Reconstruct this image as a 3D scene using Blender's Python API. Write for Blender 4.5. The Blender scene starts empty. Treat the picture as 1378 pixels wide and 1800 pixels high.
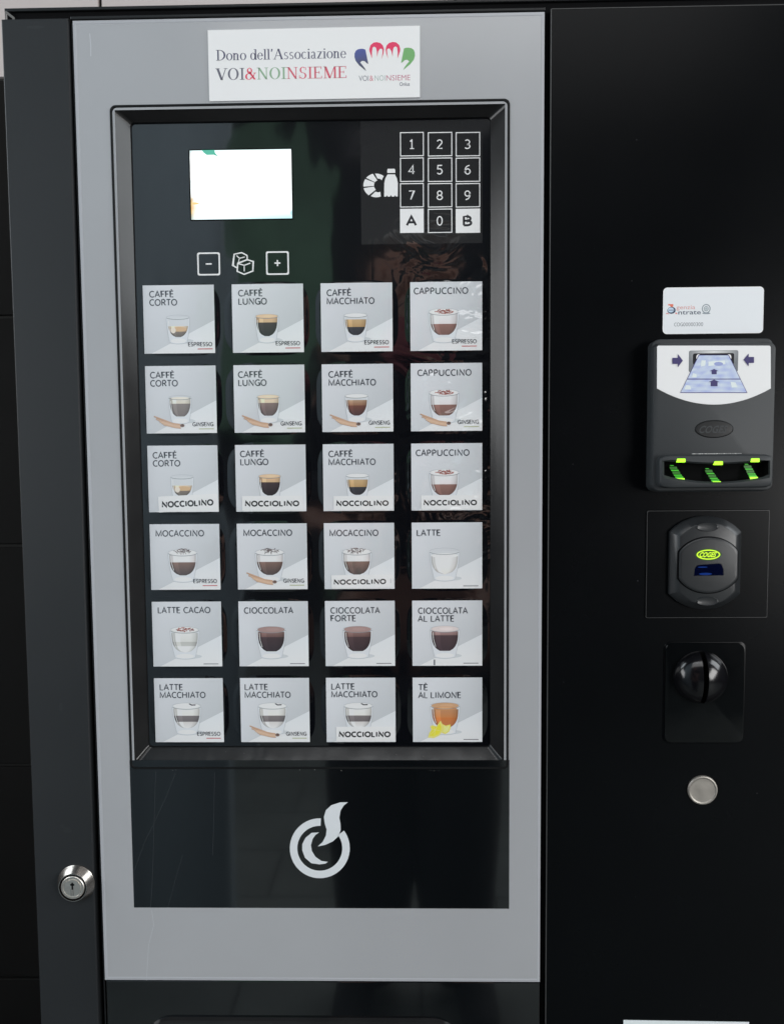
import bpy, math, random
from math import sin, cos, pi, sqrt, radians
random.seed(7)
C = bpy.context.scene.collection
scn = bpy.context.scene

# ------------------------------------------------------------------ camera
F = 1400.0                                    # focal length in photograph pixels (1378 x 1800)
YAW, PITCH, ROLL = radians(1.12813935), radians(-3.89213001), radians(0.45191475)
DIST = 690.0                                  # mm from the lens to the machine's front plane (y = 0)
def mm3(A, B): return [[sum(A[i][k]*B[k][j] for k in range(3)) for j in range(3)] for i in range(3)]
_y = [[cos(YAW), -sin(YAW), 0], [sin(YAW), cos(YAW), 0], [0, 0, 1]]
_x = [[1, 0, 0], [0, cos(PITCH), -sin(PITCH)], [0, sin(PITCH), cos(PITCH)]]
_r = [[cos(ROLL), 0, sin(ROLL)], [0, 1, 0], [-sin(ROLL), 0, cos(ROLL)]]
RM = mm3(mm3(_y, _x), _r)                     # columns: right, forward, up
import mathutils
cam_d = bpy.data.cameras.new('camera'); cam = bpy.data.objects.new('camera', cam_d); C.objects.link(cam)
cam_d.sensor_fit = 'HORIZONTAL'; cam_d.sensor_width = 36.0; cam_d.lens = 36.0*F/1378.0
cam_d.clip_start = 0.005; cam_d.clip_end = 100
m = mathutils.Matrix([[RM[i][0], RM[i][2], -RM[i][1], 0] for i in range(3)] + [[0, 0, 0, 1]])
m[1][3] = -DIST/1000
cam.matrix_world = m
scn.camera = cam

def at(px, py, d=0.0):
    """point (x, z) in mm on the plane y = d that the photograph shows at pixel px, py"""
    a = ((px-689)/F, 1.0, -(py-900)/F)
    v = [RM[i][0]*a[0] + RM[i][1]*a[1] + RM[i][2]*a[2] for i in range(3)]
    t = (DIST+d)/v[1]
    return (v[0]*t, v[2]*t)

# ------------------------------------------------------------------ world and lamps
w = bpy.data.worlds.new("World"); scn.world = w; w.use_nodes = True
bg = w.node_tree.nodes['Background']; bg.inputs[0].default_value = (0.75, 0.85, 1, 1); bg.inputs[1].default_value = 0.045
scn.view_settings.view_transform = 'Standard'; scn.view_settings.look = 'None'
scn.view_settings.exposure = -0.06; scn.view_settings.gamma = 1

def lamp(name, loc, target, sx, sy, energy, col):
    l = bpy.data.lights.new(name, 'AREA'); l.shape = 'RECTANGLE'; l.size = sx; l.size_y = sy
    l.energy = energy; l.color = col
    o = bpy.data.objects.new(name, l); C.objects.link(o); o.location = loc
    d = mathutils.Vector(target)-mathutils.Vector(loc)
    o.rotation_euler = d.to_track_quat('-Z', 'Z').to_euler()
    return o
lamp('window_light_left', (-1.65, -1.22, -0.05), (0, 0, 0), 0.6, 2.2, 27, (0.97, 0.985, 1.0))
lamp('window_light_right', (2.5, -0.95, 1.15), (-0.1, 0, 0.2), 1.3, 1.1, 30, (0.92, 0.97, 1.0))
lamp('fill_front_right', (2.5, -2.6, 0.1), (0, 0, -0.1), 1.0, 1.7, 60, (1.0, 0.99, 0.98))  # added fill that brightens the front, no known source there
lamp('fill_overhead', (0.0, -3.1, 2.65), (0, 0, -0.3), 3.4, 1.5, 42, (1.0, 1.0, 1.0))  # soft fill added high behind the photographer
lamp('yard_fill', (-0.3, -2.2, 2.3), (-0.5, -4.6, 0.0), 2.2, 1.0, 120, (0.9, 0.96, 1.0))  # added lamp facing away from the machine, brightens the reflected yard
lamp('side_wall_fill', (-1.7, -0.15, 1.0), (-1.1, -1.35, 0.1), 0.9, 1.2, 22, (0.85, 0.94, 1.0))  # unseen helper lamp that brightens the side wall for its reflection
lamp('photographer_fill', (0.3, -0.35, 1.15), (0.1, -1.5, 0.92), 1.0, 0.4, 12, (1.0, 0.97, 0.95))  # added to light the photographer's front, not a real canopy lamp

# ------------------------------------------------------------------ materials
def lin(c):
    c = c/255.0
    return c/12.92 if c <= 0.04045 else ((c+0.055)/1.055)**2.4
def K(r, g, b, ill=0.78):
    """surface colour of a print that the photograph shows as r, g, b"""
    return tuple(min(0.86, lin(v)/ill) for v in (r, g, b))
def mat(name, col=(0.5, 0.5, 0.5), rough=0.5, metal=0.0, spec=0.5, coat=0.0, coat_rough=0.03, bump=None, vcol=False,
        mottling=None, emit=None, aniso=0.0, ior=1.5, coat_ior=1.5, coat_bump=None, wrinkle=0.0):
    M = bpy.data.materials.new(name); M.use_nodes = True
    nt = M.node_tree; b = nt.nodes['Principled BSDF']
    b.inputs['Base Color'].default_value = (*col, 1); b.inputs['Roughness'].default_value = rough
    b.inputs['Metallic'].default_value = metal; b.inputs['Specular IOR Level'].default_value = spec
    b.inputs['IOR'].default_value = ior
    b.inputs['Coat Weight'].default_value = coat; b.inputs['Coat Roughness'].default_value = coat_rough
    b.inputs['Coat IOR'].default_value = coat_ior
    tc = nt.nodes.new('ShaderNodeTexCoord')
    def noise(scale, detail, stretch=None):
        n = nt.nodes.new('ShaderNodeTexNoise'); n.inputs['Scale'].default_value = scale; n.inputs['Detail'].default_value = detail
        if stretch:
            mp = nt.nodes.new('ShaderNodeMapping'); mp.inputs['Scale'].default_value = stretch
            nt.links.new(tc.outputs['Object'], mp.inputs[0]); nt.links.new(mp.outputs[0], n.inputs[0])
        else: nt.links.new(tc.outputs['Object'], n.inputs[0])
        return n
    src = None
    if vcol:
        a = nt.nodes.new('ShaderNodeVertexColor'); a.layer_name = 'Col'; src = a.outputs[0]
        nt.links.new(src, b.inputs['Base Color'])
    if mottling:                               # (scale, amount, stretch)
        n = noise(mottling[0], 5, mottling[2] if len(mottling) > 2 else None)
        r = nt.nodes.new('ShaderNodeMapRange'); r.inputs['To Min'].default_value = 1-mottling[1]; r.inputs['To Max'].default_value = 1+mottling[1]
        r.inputs['From Min'].default_value = 0.3; r.inputs['From Max'].default_value = 0.7
        nt.links.new(n.outputs[0], r.inputs[0])
        x = nt.nodes.new('ShaderNodeVectorMath'); x.operation = 'SCALE'
        if src: nt.links.new(src, x.inputs[0])
        else: x.inputs[0].default_value = col
        nt.links.new(r.outputs[0], x.inputs['Scale']); nt.links.new(x.outputs[0], b.inputs['Base Color'])
        q = nt.nodes.new('ShaderNodeMapRange'); q.inputs['To Min'].default_value = rough*0.85; q.inputs['To Max'].default_value = min(1, rough*1.2)
        nt.links.new(n.outputs[0], q.inputs[0]); nt.links.new(q.outputs[0], b.inputs['Roughness'])
    def bumps(lst, *socks):
        prev = None
        for (scale, detail, dist, st) in lst:
            n = noise(scale, detail, st)
            bp = nt.nodes.new('ShaderNodeBump'); bp.inputs['Distance'].default_value = dist; bp.inputs['Strength'].default_value = 1.0
            nt.links.new(n.outputs[0], bp.inputs['Height'])
            if prev: nt.links.new(prev.outputs[0], bp.inputs['Normal'])
            prev = bp
        if wrinkle:
            n = noise(20, 1.6, (1, 1, 1.3)); n.inputs['Distortion'].default_value = 2.2
            g = nt.nodes.new('ShaderNodeNewGeometry'); sx = nt.nodes.new('ShaderNodeSeparateXYZ'); nt.links.new(g.outputs['Position'], sx.inputs[0])
            r1 = nt.nodes.new('ShaderNodeMapRange'); r1.inputs['From Min'].default_value = -0.03; r1.inputs['From Max'].default_value = 0.06; nt.links.new(sx.outputs[0], r1.inputs[0])
            r2 = nt.nodes.new('ShaderNodeMapRange'); r2.inputs['From Min'].default_value = -0.16; r2.inputs['From Max'].default_value = -0.04; nt.links.new(sx.outputs[2], r2.inputs[0])
            r3 = nt.nodes.new('ShaderNodeMapRange'); r3.inputs['From Min'].default_value = 0.24; r3.inputs['From Max'].default_value = 0.17; nt.links.new(sx.outputs[2], r3.inputs[0])
            m1 = nt.nodes.new('ShaderNodeMath'); m1.operation = 'MULTIPLY'; nt.links.new(r1.outputs[0], m1.inputs[0]); nt.links.new(r2.outputs[0], m1.inputs[1])
            m2 = nt.nodes.new('ShaderNodeMath'); m2.operation = 'MULTIPLY'; nt.links.new(m1.outputs[0], m2.inputs[0]); nt.links.new(r3.outputs[0], m2.inputs[1])
            m3 = nt.nodes.new('ShaderNodeMath'); m3.operation = 'MULTIPLY'; nt.links.new(m2.outputs[0], m3.inputs[0]); nt.links.new(n.outputs[0], m3.inputs[1])
            bp = nt.nodes.new('ShaderNodeBump'); bp.inputs['Distance'].default_value = wrinkle; nt.links.new(m3.outputs[0], bp.inputs['Height'])
            nt.links.new(prev.outputs[0], bp.inputs['Normal']); prev = bp
        for s in socks: nt.links.new(prev.outputs[0], b.inputs[s])
    if bump: bumps(bump, 'Normal')
    if coat_bump: bumps(coat_bump, 'Coat Normal')
    if emit:
        b.inputs['Emission Color'].default_value = (*emit[0], 1); b.inputs['Emission Strength'].default_value = emit[1]
    return M

FILM = [(6, 1, 0.0075, (1, 1, 0.8)), (22, 1.5, 0.0008, (1, 1, 0.6))]        # slack clear film over the buttons
CARDF = [(14, 1, 0.0028, (1, 1, 0.7)), (50, 2, 0.0003, None)]
M_steel = mat('powder_coated_steel', (0.0175, 0.0195, 0.0215), 0.47, spec=0.36, bump=[(2200, 2, 0.00006, None)], mottling=(5, 0.10))
M_door = mat('black_door_paint', (0.0016, 0.0021, 0.0028), 0.26, spec=0.14, mottling=(6, 0.15))
M_black = mat('black_plastic', (0.010, 0.011, 0.012), 0.38, spec=0.35)
M_void = mat('matt_black', (0.002, 0.002, 0.0025), 0.8, spec=0.1)
M_grey = mat('grey_back_painted_glass', (0.385, 0.392, 0.408), 0.22, spec=0.5, coat=0.5, coat_rough=0.14, mottling=(3.5, 0.055))
M_edge = mat('glass_edge', (0.42, 0.43, 0.455), 0.3, spec=0.5)
M_gloss = mat('black_glass', (0.004, 0.005, 0.006), 0.06, spec=0.9, coat=0.5, mottling=(8, 0.1))
M_film = mat('black_film', (0.003, 0.0035, 0.005), 0.10, spec=0.5, coat=1.0, coat_rough=0.055, coat_ior=1.6, bump=FILM, coat_bump=FILM, wrinkle=0.0016)
M_pad = mat('button_pad_film', (0.003, 0.0035, 0.005), 0.1, spec=0.4, coat=0.8, coat_rough=0.05, coat_ior=1.6, bump=CARDF, coat_bump=CARDF, wrinkle=0.0018)
M_keyzone = mat('smoked_keypad_film', (0.022, 0.022, 0.023), 0.05, spec=1.0, coat=1.0, coat_rough=0.02, coat_ior=1.6, bump=FILM, coat_bump=FILM, wrinkle=0.0016)
M_print = mat('printed_card', rough=0.45, spec=0.4, coat=1.0, coat_rough=0.03, coat_ior=1.8, wrinkle=0.0065, coat_bump=CARDF, vcol=True)
M_ink = mat('ink_under_film', rough=0.5, spec=0.3, coat=0.5, coat_rough=0.04, vcol=True)
M_paper = mat('paper_print', rough=0.55, spec=0.3, vcol=True)
M_bezel = mat('bezel_plastic', (0.016, 0.016, 0.0165), 0.19, spec=0.32, coat=0.0, bump=[(700, 2, 0.00002, None), (7, 1, 0.003, (1, 1, 0.25)), (60, 1, 0.0004, (1, 1, 0.05))], mottling=(30, 0.1))
M_lip = mat('bezel_lip', (0.006, 0.0065, 0.007), 0.5, spec=0.2)
M_grain = mat('grained_grey_plastic', (0.030, 0.034, 0.037), 0.5, spec=0.4, bump=[(1500, 2, 0.00010, None)])
M_satin = mat('satin_dark_plastic', (0.020, 0.022, 0.024), 0.33, spec=0.5, bump=[(1200, 2, 0.00003, None)])
M_dome = mat('glossy_black_knob', (0.004, 0.004, 0.005), 0.16, spec=0.5, bump=[(30, 1, 0.0006, None)])
M_coin = mat('glossy_coin_plate', (0.002, 0.0025, 0.003), 0.10, spec=0.35, bump=[(12, 2, 0.002, None)])
M_chrome = mat('satin_nickel', (0.50, 0.46, 0.42), 0.27, metal=1.0, bump=[(300, 2, 0.00003, (1, 1, 0.1))])
M_chrome2 = mat('polished_nickel', (0.78, 0.74, 0.68), 0.42, metal=1.0)
M_alu = mat('brushed_button_metal', (0.40, 0.375, 0.34), 0.45, metal=0.75, mottling=(120, 0.05), bump=[(900, 2, 0.00003, None)])
M_screen = mat('lit_screen', (0.02, 0.02, 0.02), 0.1, emit=((0.93, 1.0, 1.0), 1.6))
M_teal = mat('screen_teal', (0.02, 0.02, 0.02), 0.1, emit=((0.10, 0.52, 0.38), 1.0))
M_orange = mat('screen_orange', (0.02, 0.02, 0.02), 0.1, emit=((1.0, 0.72, 0.30), 1.0))
M_pale = mat('screen_pale', (0.02, 0.02, 0.02), 0.1, emit=((0.62, 0.95, 1.0), 1.0))
M_led = mat('green_led', (0.05, 0.1, 0.02), 0.3, emit=((0.42, 1.0, 0.02), 1.7))
M_led2 = mat('green_led_reflection', (0.02, 0.1, 0.01), 0.3, emit=((0.03, 0.42, 0.01), 1.0))
M_led3 = mat('dim_green_reflection', (0.01, 0.05, 0.01), 0.3, emit=((0.015, 0.12, 0.004), 1.0))
M_logo = mat('lit_yellow_green_emblem', (0.05, 0.1, 0.02), 0.3, emit=((0.62, 0.95, 0.01), 1.1))
M_glowrim = mat('emblem_backing', (0.005, 0.02, 0.004), 0.3, emit=((0.01, 0.045, 0.002), 1.0))
M_blue = mat('blue_window', (0.0, 0.001, 0.008), 0.1, spec=0.3, emit=((0.0, 0.0005, 0.012), 0.5))
M_blue2 = mat('blue_window_glow', (0.0, 0.004, 0.03), 0.15, emit=((0.01, 0.05, 0.30), 0.5))
M_wall = mat('pale_wall_tile', (0.60, 0.54, 0.52), 0.35, mottling=(4, 0.05))
M_wall_shade = mat('shaded_wall_tile', (0.006, 0.0055, 0.005), 0.8, spec=0.2, mottling=(7, 0.25))  # shade behind the machine is put into the lower tiles' colour
M_grout = mat('grout', (0.02, 0.019, 0.017), 0.9)
M_floor = mat('floor_tile_stone', (0.13, 0.145, 0.14), 0.5, mottling=(5, 0.15))
M_joint = mat('floor_joint', (0.05, 0.05, 0.05), 0.9)
M_green = mat('green_paint', (0.15, 0.27, 0.18), 0.7, mottling=(1.2, 0.35))
M_bluew = mat('pale_blue_wall_paint', (0.42, 0.52, 0.58), 0.6, mottling=(3.0, 0.35, (1, 1, 0.05)))
M_dull = mat('grey_render_wall', (0.025, 0.028, 0.03), 0.8, mottling=(1.5, 0.3))

# ------------------------------------------------------------------ mesh builder (all in mm, x right, z up, y into the machine)
S = 0.001
def rr(x0, x1, z0, z1, r, n=6):
    if x0 > x1: x0, x1 = x1, x0
    if z0 > z1: z0, z1 = z1, z0
    o = []
    for (cx, cz, a0) in ((x1-r, z1-r, 0), (x0+r, z1-r, 90), (x0+r, z0+r, 180), (x1-r, z0+r, 270)):
        for k in range(n+1):
            a = radians(a0+90*k/n); o.append((cx+r*cos(a), cz+r*sin(a)))
    return o
def ell(cx, cz, rx, rz, n=40): return [(cx+rx*cos(2*pi*k/n), cz+rz*sin(2*pi*k/n)) for k in range(n)]
def scaled(o, kx, kz=None):
    kz = kz or kx
    cx = (min(p[0] for p in o)+max(p[0] for p in o))/2; cz = (min(p[1] for p in o)+max(p[1] for p in o))/2
    return [(cx+(p[0]-cx)*kx, cz+(p[1]-cz)*kz) for p in o]
def inset(o, d):
    w = max(p[0] for p in o)-min(p[0] for p in o); h = max(p[1] for p in o)-min(p[1] for p in o)
    return scaled(o, (w-2*d)/w, (h-2*d)/h)
def pxo(pts, d=0.0, x0=0, y0=0, k=1.0): return [at(x0+p[0]/k, y0+p[1]/k, d) for p in pts]
def ccw(o):
    a = sum(o[i][0]*o[(i+1) % len(o)][1]-o[(i+1) % len(o)][0]*o[i][1] for i in range(len(o)))
    return o if a > 0 else o[::-1]
class MB:
    def __init__(s): s.v = []; s.f = []; s.c = []; s.m = []
    def face(s, pts, col=(0.5, 0.5, 0.5), mi=0):
        b = len(s.v); s.v += [(p[0]*S, p[1]*S, p[2]*S) for p in pts]
        s.f.append(tuple(range(b, b+len(pts)))); s.m.append(mi)
        s.c.append(list(col) if isinstance(col, list) else [col]*len(pts))
        return s
    def poly(s, o, y, col=(0.5, 0.5, 0.5), mi=0):
        """flat outline facing the viewer; col may be a function of (x, z)"""
        o = ccw(list(o))
        s.face([(p[0], y, p[1]) for p in o], [col(*p) for p in o] if callable(col) else col, mi); return s
    def grid(s, x0, x1, z0, z1, nx, nz, y, fn, mi=0):
        for i in range(nx):
            for j in range(nz):
                a, b = x0+(x1-x0)*i/nx, x0+(x1-x0)*(i+1)/nx; c, d = z0+(z1-z0)*j/nz, z0+(z1-z0)*(j+1)/nz
                s.poly([(a, c), (b, c), (b, d), (a, d)], y, fn, mi)
        return s
    def rect(s, x0, x1, z0, z1, y, col=(0.5,)*3, mi=0): return s.poly([(x0, z0), (x1, z0), (x1, z1), (x0, z1)], y, col, mi)
    def loft(s, rings, cap=True, mi=0, col=(0.5,)*3, back=False):
        """rings: list of (outline, y), same vertex counts, going towards the viewer"""
        b = len(s.v); n = len(rings[0][0])
        for o, y in rings:
            o = ccw(list(o)); s.v += [(p[0]*S, y*S, p[1]*S) for p in o]
        for r in range(len(rings)-1):
            for k in range(n):
                k2 = (k+1) % n
                s.f.append((b+r*n+k, b+r*n+k2, b+(r+1)*n+k2, b+(r+1)*n+k)); s.m.append(mi); s.c.append([col]*4)
        if cap:
            s.f.append(tuple(b+(len(rings)-1)*n+k for k in range(n))); s.m.append(mi); s.c.append([col]*n)
        if back:
            s.f.append(tuple(b+k for k in reversed(range(n)))); s.m.append(mi); s.c.append([col]*n)
        return s
    def slab(s, o, y0, y1, bev=0.4, mi=0, col=(0.5,)*3):
        """plate from y0 (back) to y1 (front, nearer the viewer) with a small rounded edge"""
        return s.loft([(o, y0), (o, y1+bev), (inset(o, bev*0.35), y1+bev*0.3), (inset(o, bev), y1)], mi=mi, col=col, back=True)
    def box(s, x0, x1, z0, z1, y0, y1, mi=0, col=(0.5,)*3):
        return s.loft([([(x0, z0), (x1, z0), (x1, z1), (x0, z1)], max(y0, y1)), ([(x0, z0), (x1, z0), (x1, z1), (x0, z1)], min(y0, y1))], mi=mi, col=col, back=True)
    def ring(s, o, i, y, mi=0, col=(0.5,)*3, y2=None):
        y2 = y if y2 is None else y2
        return s.loft([(o, y), (i, y2)], cap=False, mi=mi, col=col)
    def line(s, pts, wd, y, col, closed=False, mi=0):
        n = len(pts); L = []; R = []
        for k in range(n):
            a = pts[k-1] if (k > 0 or closed) else pts[k]; c = pts[(k+1) % n] if (k < n-1 or closed) else pts[k]
            dx, dz = c[0]-a[0], c[1]-a[1]; q = math.hypot(dx, dz) or 1
            ex = -dz/q*wd/2; ez = dx/q*wd/2
            if 0 < k < n-1 or closed:
                b = pts[k]; u = (b[0]-a[0], b[1]-a[1]); lu = math.hypot(*u) or 1
                cs = max(0.5, abs((u[0]*dx+u[1]*dz)/(lu*q))); ex /= cs; ez /= cs
            L.append((pts[k][0]+ex, pts[k][1]+ez)); R.append((pts[k][0]-ex, pts[k][1]-ez))
        for k in range(n if closed else n-1):
            j = (k+1) % n
            s.poly([L[k], R[k], R[j], L[j]], y, col, mi)
        return s
    def lathe(s, cx, cz, prof, n=48, mi=0, cap=True):
        return s.loft([(ell(cx, cz, r, r, n), y) for r, y in prof], cap=cap, mi=mi)
    def build(s, name, mats, parent=None, smooth=False, origin=None):
        me = bpy.data.meshes.new(name)
        if origin: ov = origin
        else: ov = (0, 0, 0)
        me.from_pydata([(v[0]-ov[0], v[1]-ov[1], v[2]-ov[2]) for v in s.v], [], s.f)
        if not isinstance(mats, (list, tuple)): mats = [mats]
        for M in mats: me.materials.append(M)
        me.polygons.foreach_set('material_index', s.m)
        ca = me.color_attributes.new('Col', 'FLOAT_COLOR', 'CORNER')
        flat = []
        for c in s.c:
            for q in c: flat += [q[0], q[1], q[2], 1.0]
        ca.data.foreach_set('color', flat)
        if smooth:
            me.polygons.foreach_set('use_smooth', [True]*len(s.f))
            try: me.set_sharp_from_angle(angle=radians(smooth if smooth is not True else 35))
            except Exception: pass
        me.update()
        o = bpy.data.objects.new(name, me); C.objects.link(o)
        if parent:
            o.parent = parent
            wl = world_loc(parent)
            o.location = (ov[0]-wl[0], ov[1]-wl[1], ov[2]-wl[2])
        else: o.location = ov
        return o
def world_loc(o):
    x = mathutils.Vector((0, 0, 0))
    while o: x += o.location; o = o.parent
    return x
def tag(o, label=None, cat=None, group=None, kind=None):
    if label: o['label'] = label
    if cat: o['category'] = cat
    if group: o['group'] = group
    if kind: o['kind'] = kind
    return o
def empty(name, loc, label, cat, group=None):
    o = bpy.data.objects.new(name, None); C.objects.link(o); o.location = loc; o.empty_display_size = 0.05
    return tag(o, label, cat, group)

# lettering
_cache = {}
def glyphs(s, off=0.0):
    key = (s, off)
    if key not in _cache:
        cu = bpy.data.curves.new('lettering', 'FONT'); cu.body = s; cu.offset = off; cu.resolution_u = 3
        ob = bpy.data.objects.new('lettering', cu); C.objects.link(ob)
        dg = bpy.context.evaluated_depsgraph_get(); me = bpy.data.meshes.new_from_object(ob.evaluated_get(dg))
        _cache[key] = ([tuple(v.co[:2]) for v in me.vertices], [tuple(p.vertices) for p in me.polygons])
        bpy.data.objects.remove(ob); bpy.data.curves.remove(cu); bpy.data.meshes.remove(me)
    return _cache[key]
_H = glyphs('H'); CAP = max(v[1] for v in _H[0])
def text(mb, s, x0, x1, zb, cap, y, col, off=0.0, shear=0.0, rot=0.0, mi=0):
    """s from x0 to x1 on the baseline zb with capital height cap"""
    vs, fs = glyphs(s, off)
    a = min(v[0] for v in vs); b = max(v[0] for v in vs)
    kx = (x1-x0)/(b-a); kz = cap/CAP; cr, sr = cos(rot), sin(rot)
    P = []
    for v in vs:
        x = (v[0]-a)*kx; z = v[1]*kz; x += shear*z
        P.append((x0+x*cr-z*sr, zb+x*sr+z*cr))
    for f in fs: mb.poly([P[i] for i in f], y, col, mi)
    return mb

# plain one-weight lettering for the drink cards
def arc_(cx, cz, rx, rz, a0, a1, n=10): return [(cx+rx*cos(radians(a0+(a1-a0)*k/n)), cz+rz*sin(radians(a0+(a1-a0)*k/n))) for k in range(n+1)]
PG = {'A': (.66, [[(.03, 0), (.33, 1), (.63, 0)], [(.14, .34), (.52, .34)]]), 'C': (.66, [arc_(.42, .5, .34, .5, 52, 308, 14)]),
      'E': (.54, [[(.48, 1), (.10, 1), (.10, 0), (.48, 0)], [(.10, .52), (.45, .52)]]), 'F': (.50, [[(.47, 1), (.10, 1), (.10, 0)], [(.10, .50), (.43, .50)]]),
      'G': (.74, [arc_(.44, .5, .37, .5, 50, 300, 14)+[(.66, .06), (.66, .47), (.44, .47)]]), 'H': (.76, [[(.10, 0), (.10, 1)], [(.66, 0), (.66, 1)], [(.10, .52), (.66, .52)]]),
      'I': (.30, [[(.15, 0), (.15, 1)]]), 'L': (.52, [[(.10, 1), (.10, 0), (.48, 0)]]), 'M': (.92, [[(.10, 0), (.10, 1), (.46, .06), (.82, 1), (.82, 0)]]),
      'N': (.77, [[(.10, 0), (.10, 1), (.67, 0), (.67, 1)]]), 'O': (.80, [arc_(.40, .5, .34, .5, 0, 360, 22)]),
      'P': (.60, [[(.10, 0), (.10, 1), (.28, 1)]+arc_(.28, .73, .24, .27, 90, -90, 8)+[(.10, .46)]]),
      'R': (.63, [[(.10, 0), (.10, 1), (.28, 1)]+arc_(.28, .74, .24, .26, 90, -90, 8)+[(.10, .48)], [(.30, .48), (.58, 0)]]),
      'S': (.56, [arc_(.29, .74, .21, .26, 35, 255, 8)+[(.30, .50)]+arc_(.27, .26, .22, .26, 70, -150, 8)]),
      'T': (.57, [[(.02, 1), (.55, 1)], [(.285, 1), (.285, 0)]]), 'U': (.75, [[(.10, 1), (.10, .32)]+arc_(.375, .32, .275, .32, 180, 360, 10)+[(.65, 1)]]), ' ': (.27, [])}
PG.update({'0': (.60, [arc_(.30, .5, .23, .5, 0, 360, 18)]), '2': (.60, [arc_(.29, .74, .22, .26, 160, -35, 9)+[(.08, .02), (.55, .02)]]),
      '3': (.60, [arc_(.27, .75, .22, .25, 140, -90, 9)+arc_(.27, .25, .25, .25, 90, -145, 9)]), '4': (.60, [[(.43, 0), (.43, 1), (.03, .27), (.58, .27)]]),
      '5': (.60, [[(.52, 1), (.14, 1), (.11, .56)]+arc_(.28, .31, .25, .31, 100, -145, 9)]), '6': (.60, [arc_(.52, .5, .44, .5, 95, 180, 7)+[(.08, .30)]+arc_(.31, .30, .23, .30, 180, 540, 16)]),
      '7': (.60, [[(.06, 1), (.54, 1), (.22, 0)]]), '8': (.60, [arc_(.30, .75, .20, .25, 270, 630, 16), arc_(.30, .25, .24, .25, 90, 450, 16)]),
      '9': (.60, [arc_(.08, .5, .44, .5, -85, 0, 7)+[(.52, .70)]+arc_(.29, .70, .23, .30, 0, 360, 16)]),
      'B': (.64, [[(.10, 0), (.10, 1), (.30, 1)]+arc_(.30, .76, .22, .24, 90, -90, 8)+[(.10, .52)], [(.30, .52)]+arc_(.30, .26, .26, .26, 90, -90, 8)+[(.10, 0)]])})
def plain(mb, s, x0, x1, zb, cap, y, col, wt=.11, rot=0.0):
    W = 0
    for ch in s: W += PG['E' if ch == 'È' else ch][0]+.07
    kx = (x1-x0)/W; cx = 0; cr, sr = cos(rot), sin(rot)
    def T(p, c0):
        x = (c0+p[0])*kx; z = (p[1]*(1-wt)+wt/2)*cap; return (x0+x*cr-z*sr, zb+x*sr+z*cr)
    for i, ch in enumerate(s):
        wd, st = PG['E' if ch == 'È' else ch]
        for k, q in enumerate(st): mb.line([T(p, cx) for p in q], wt*cap, y-.001*k, col)
        if ch == 'È': mb.line([T((.20, 1.30), cx), T((.32, 1.15), cx)], wt*cap, y, col)
        cx += wd+.07
    return mb

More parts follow.
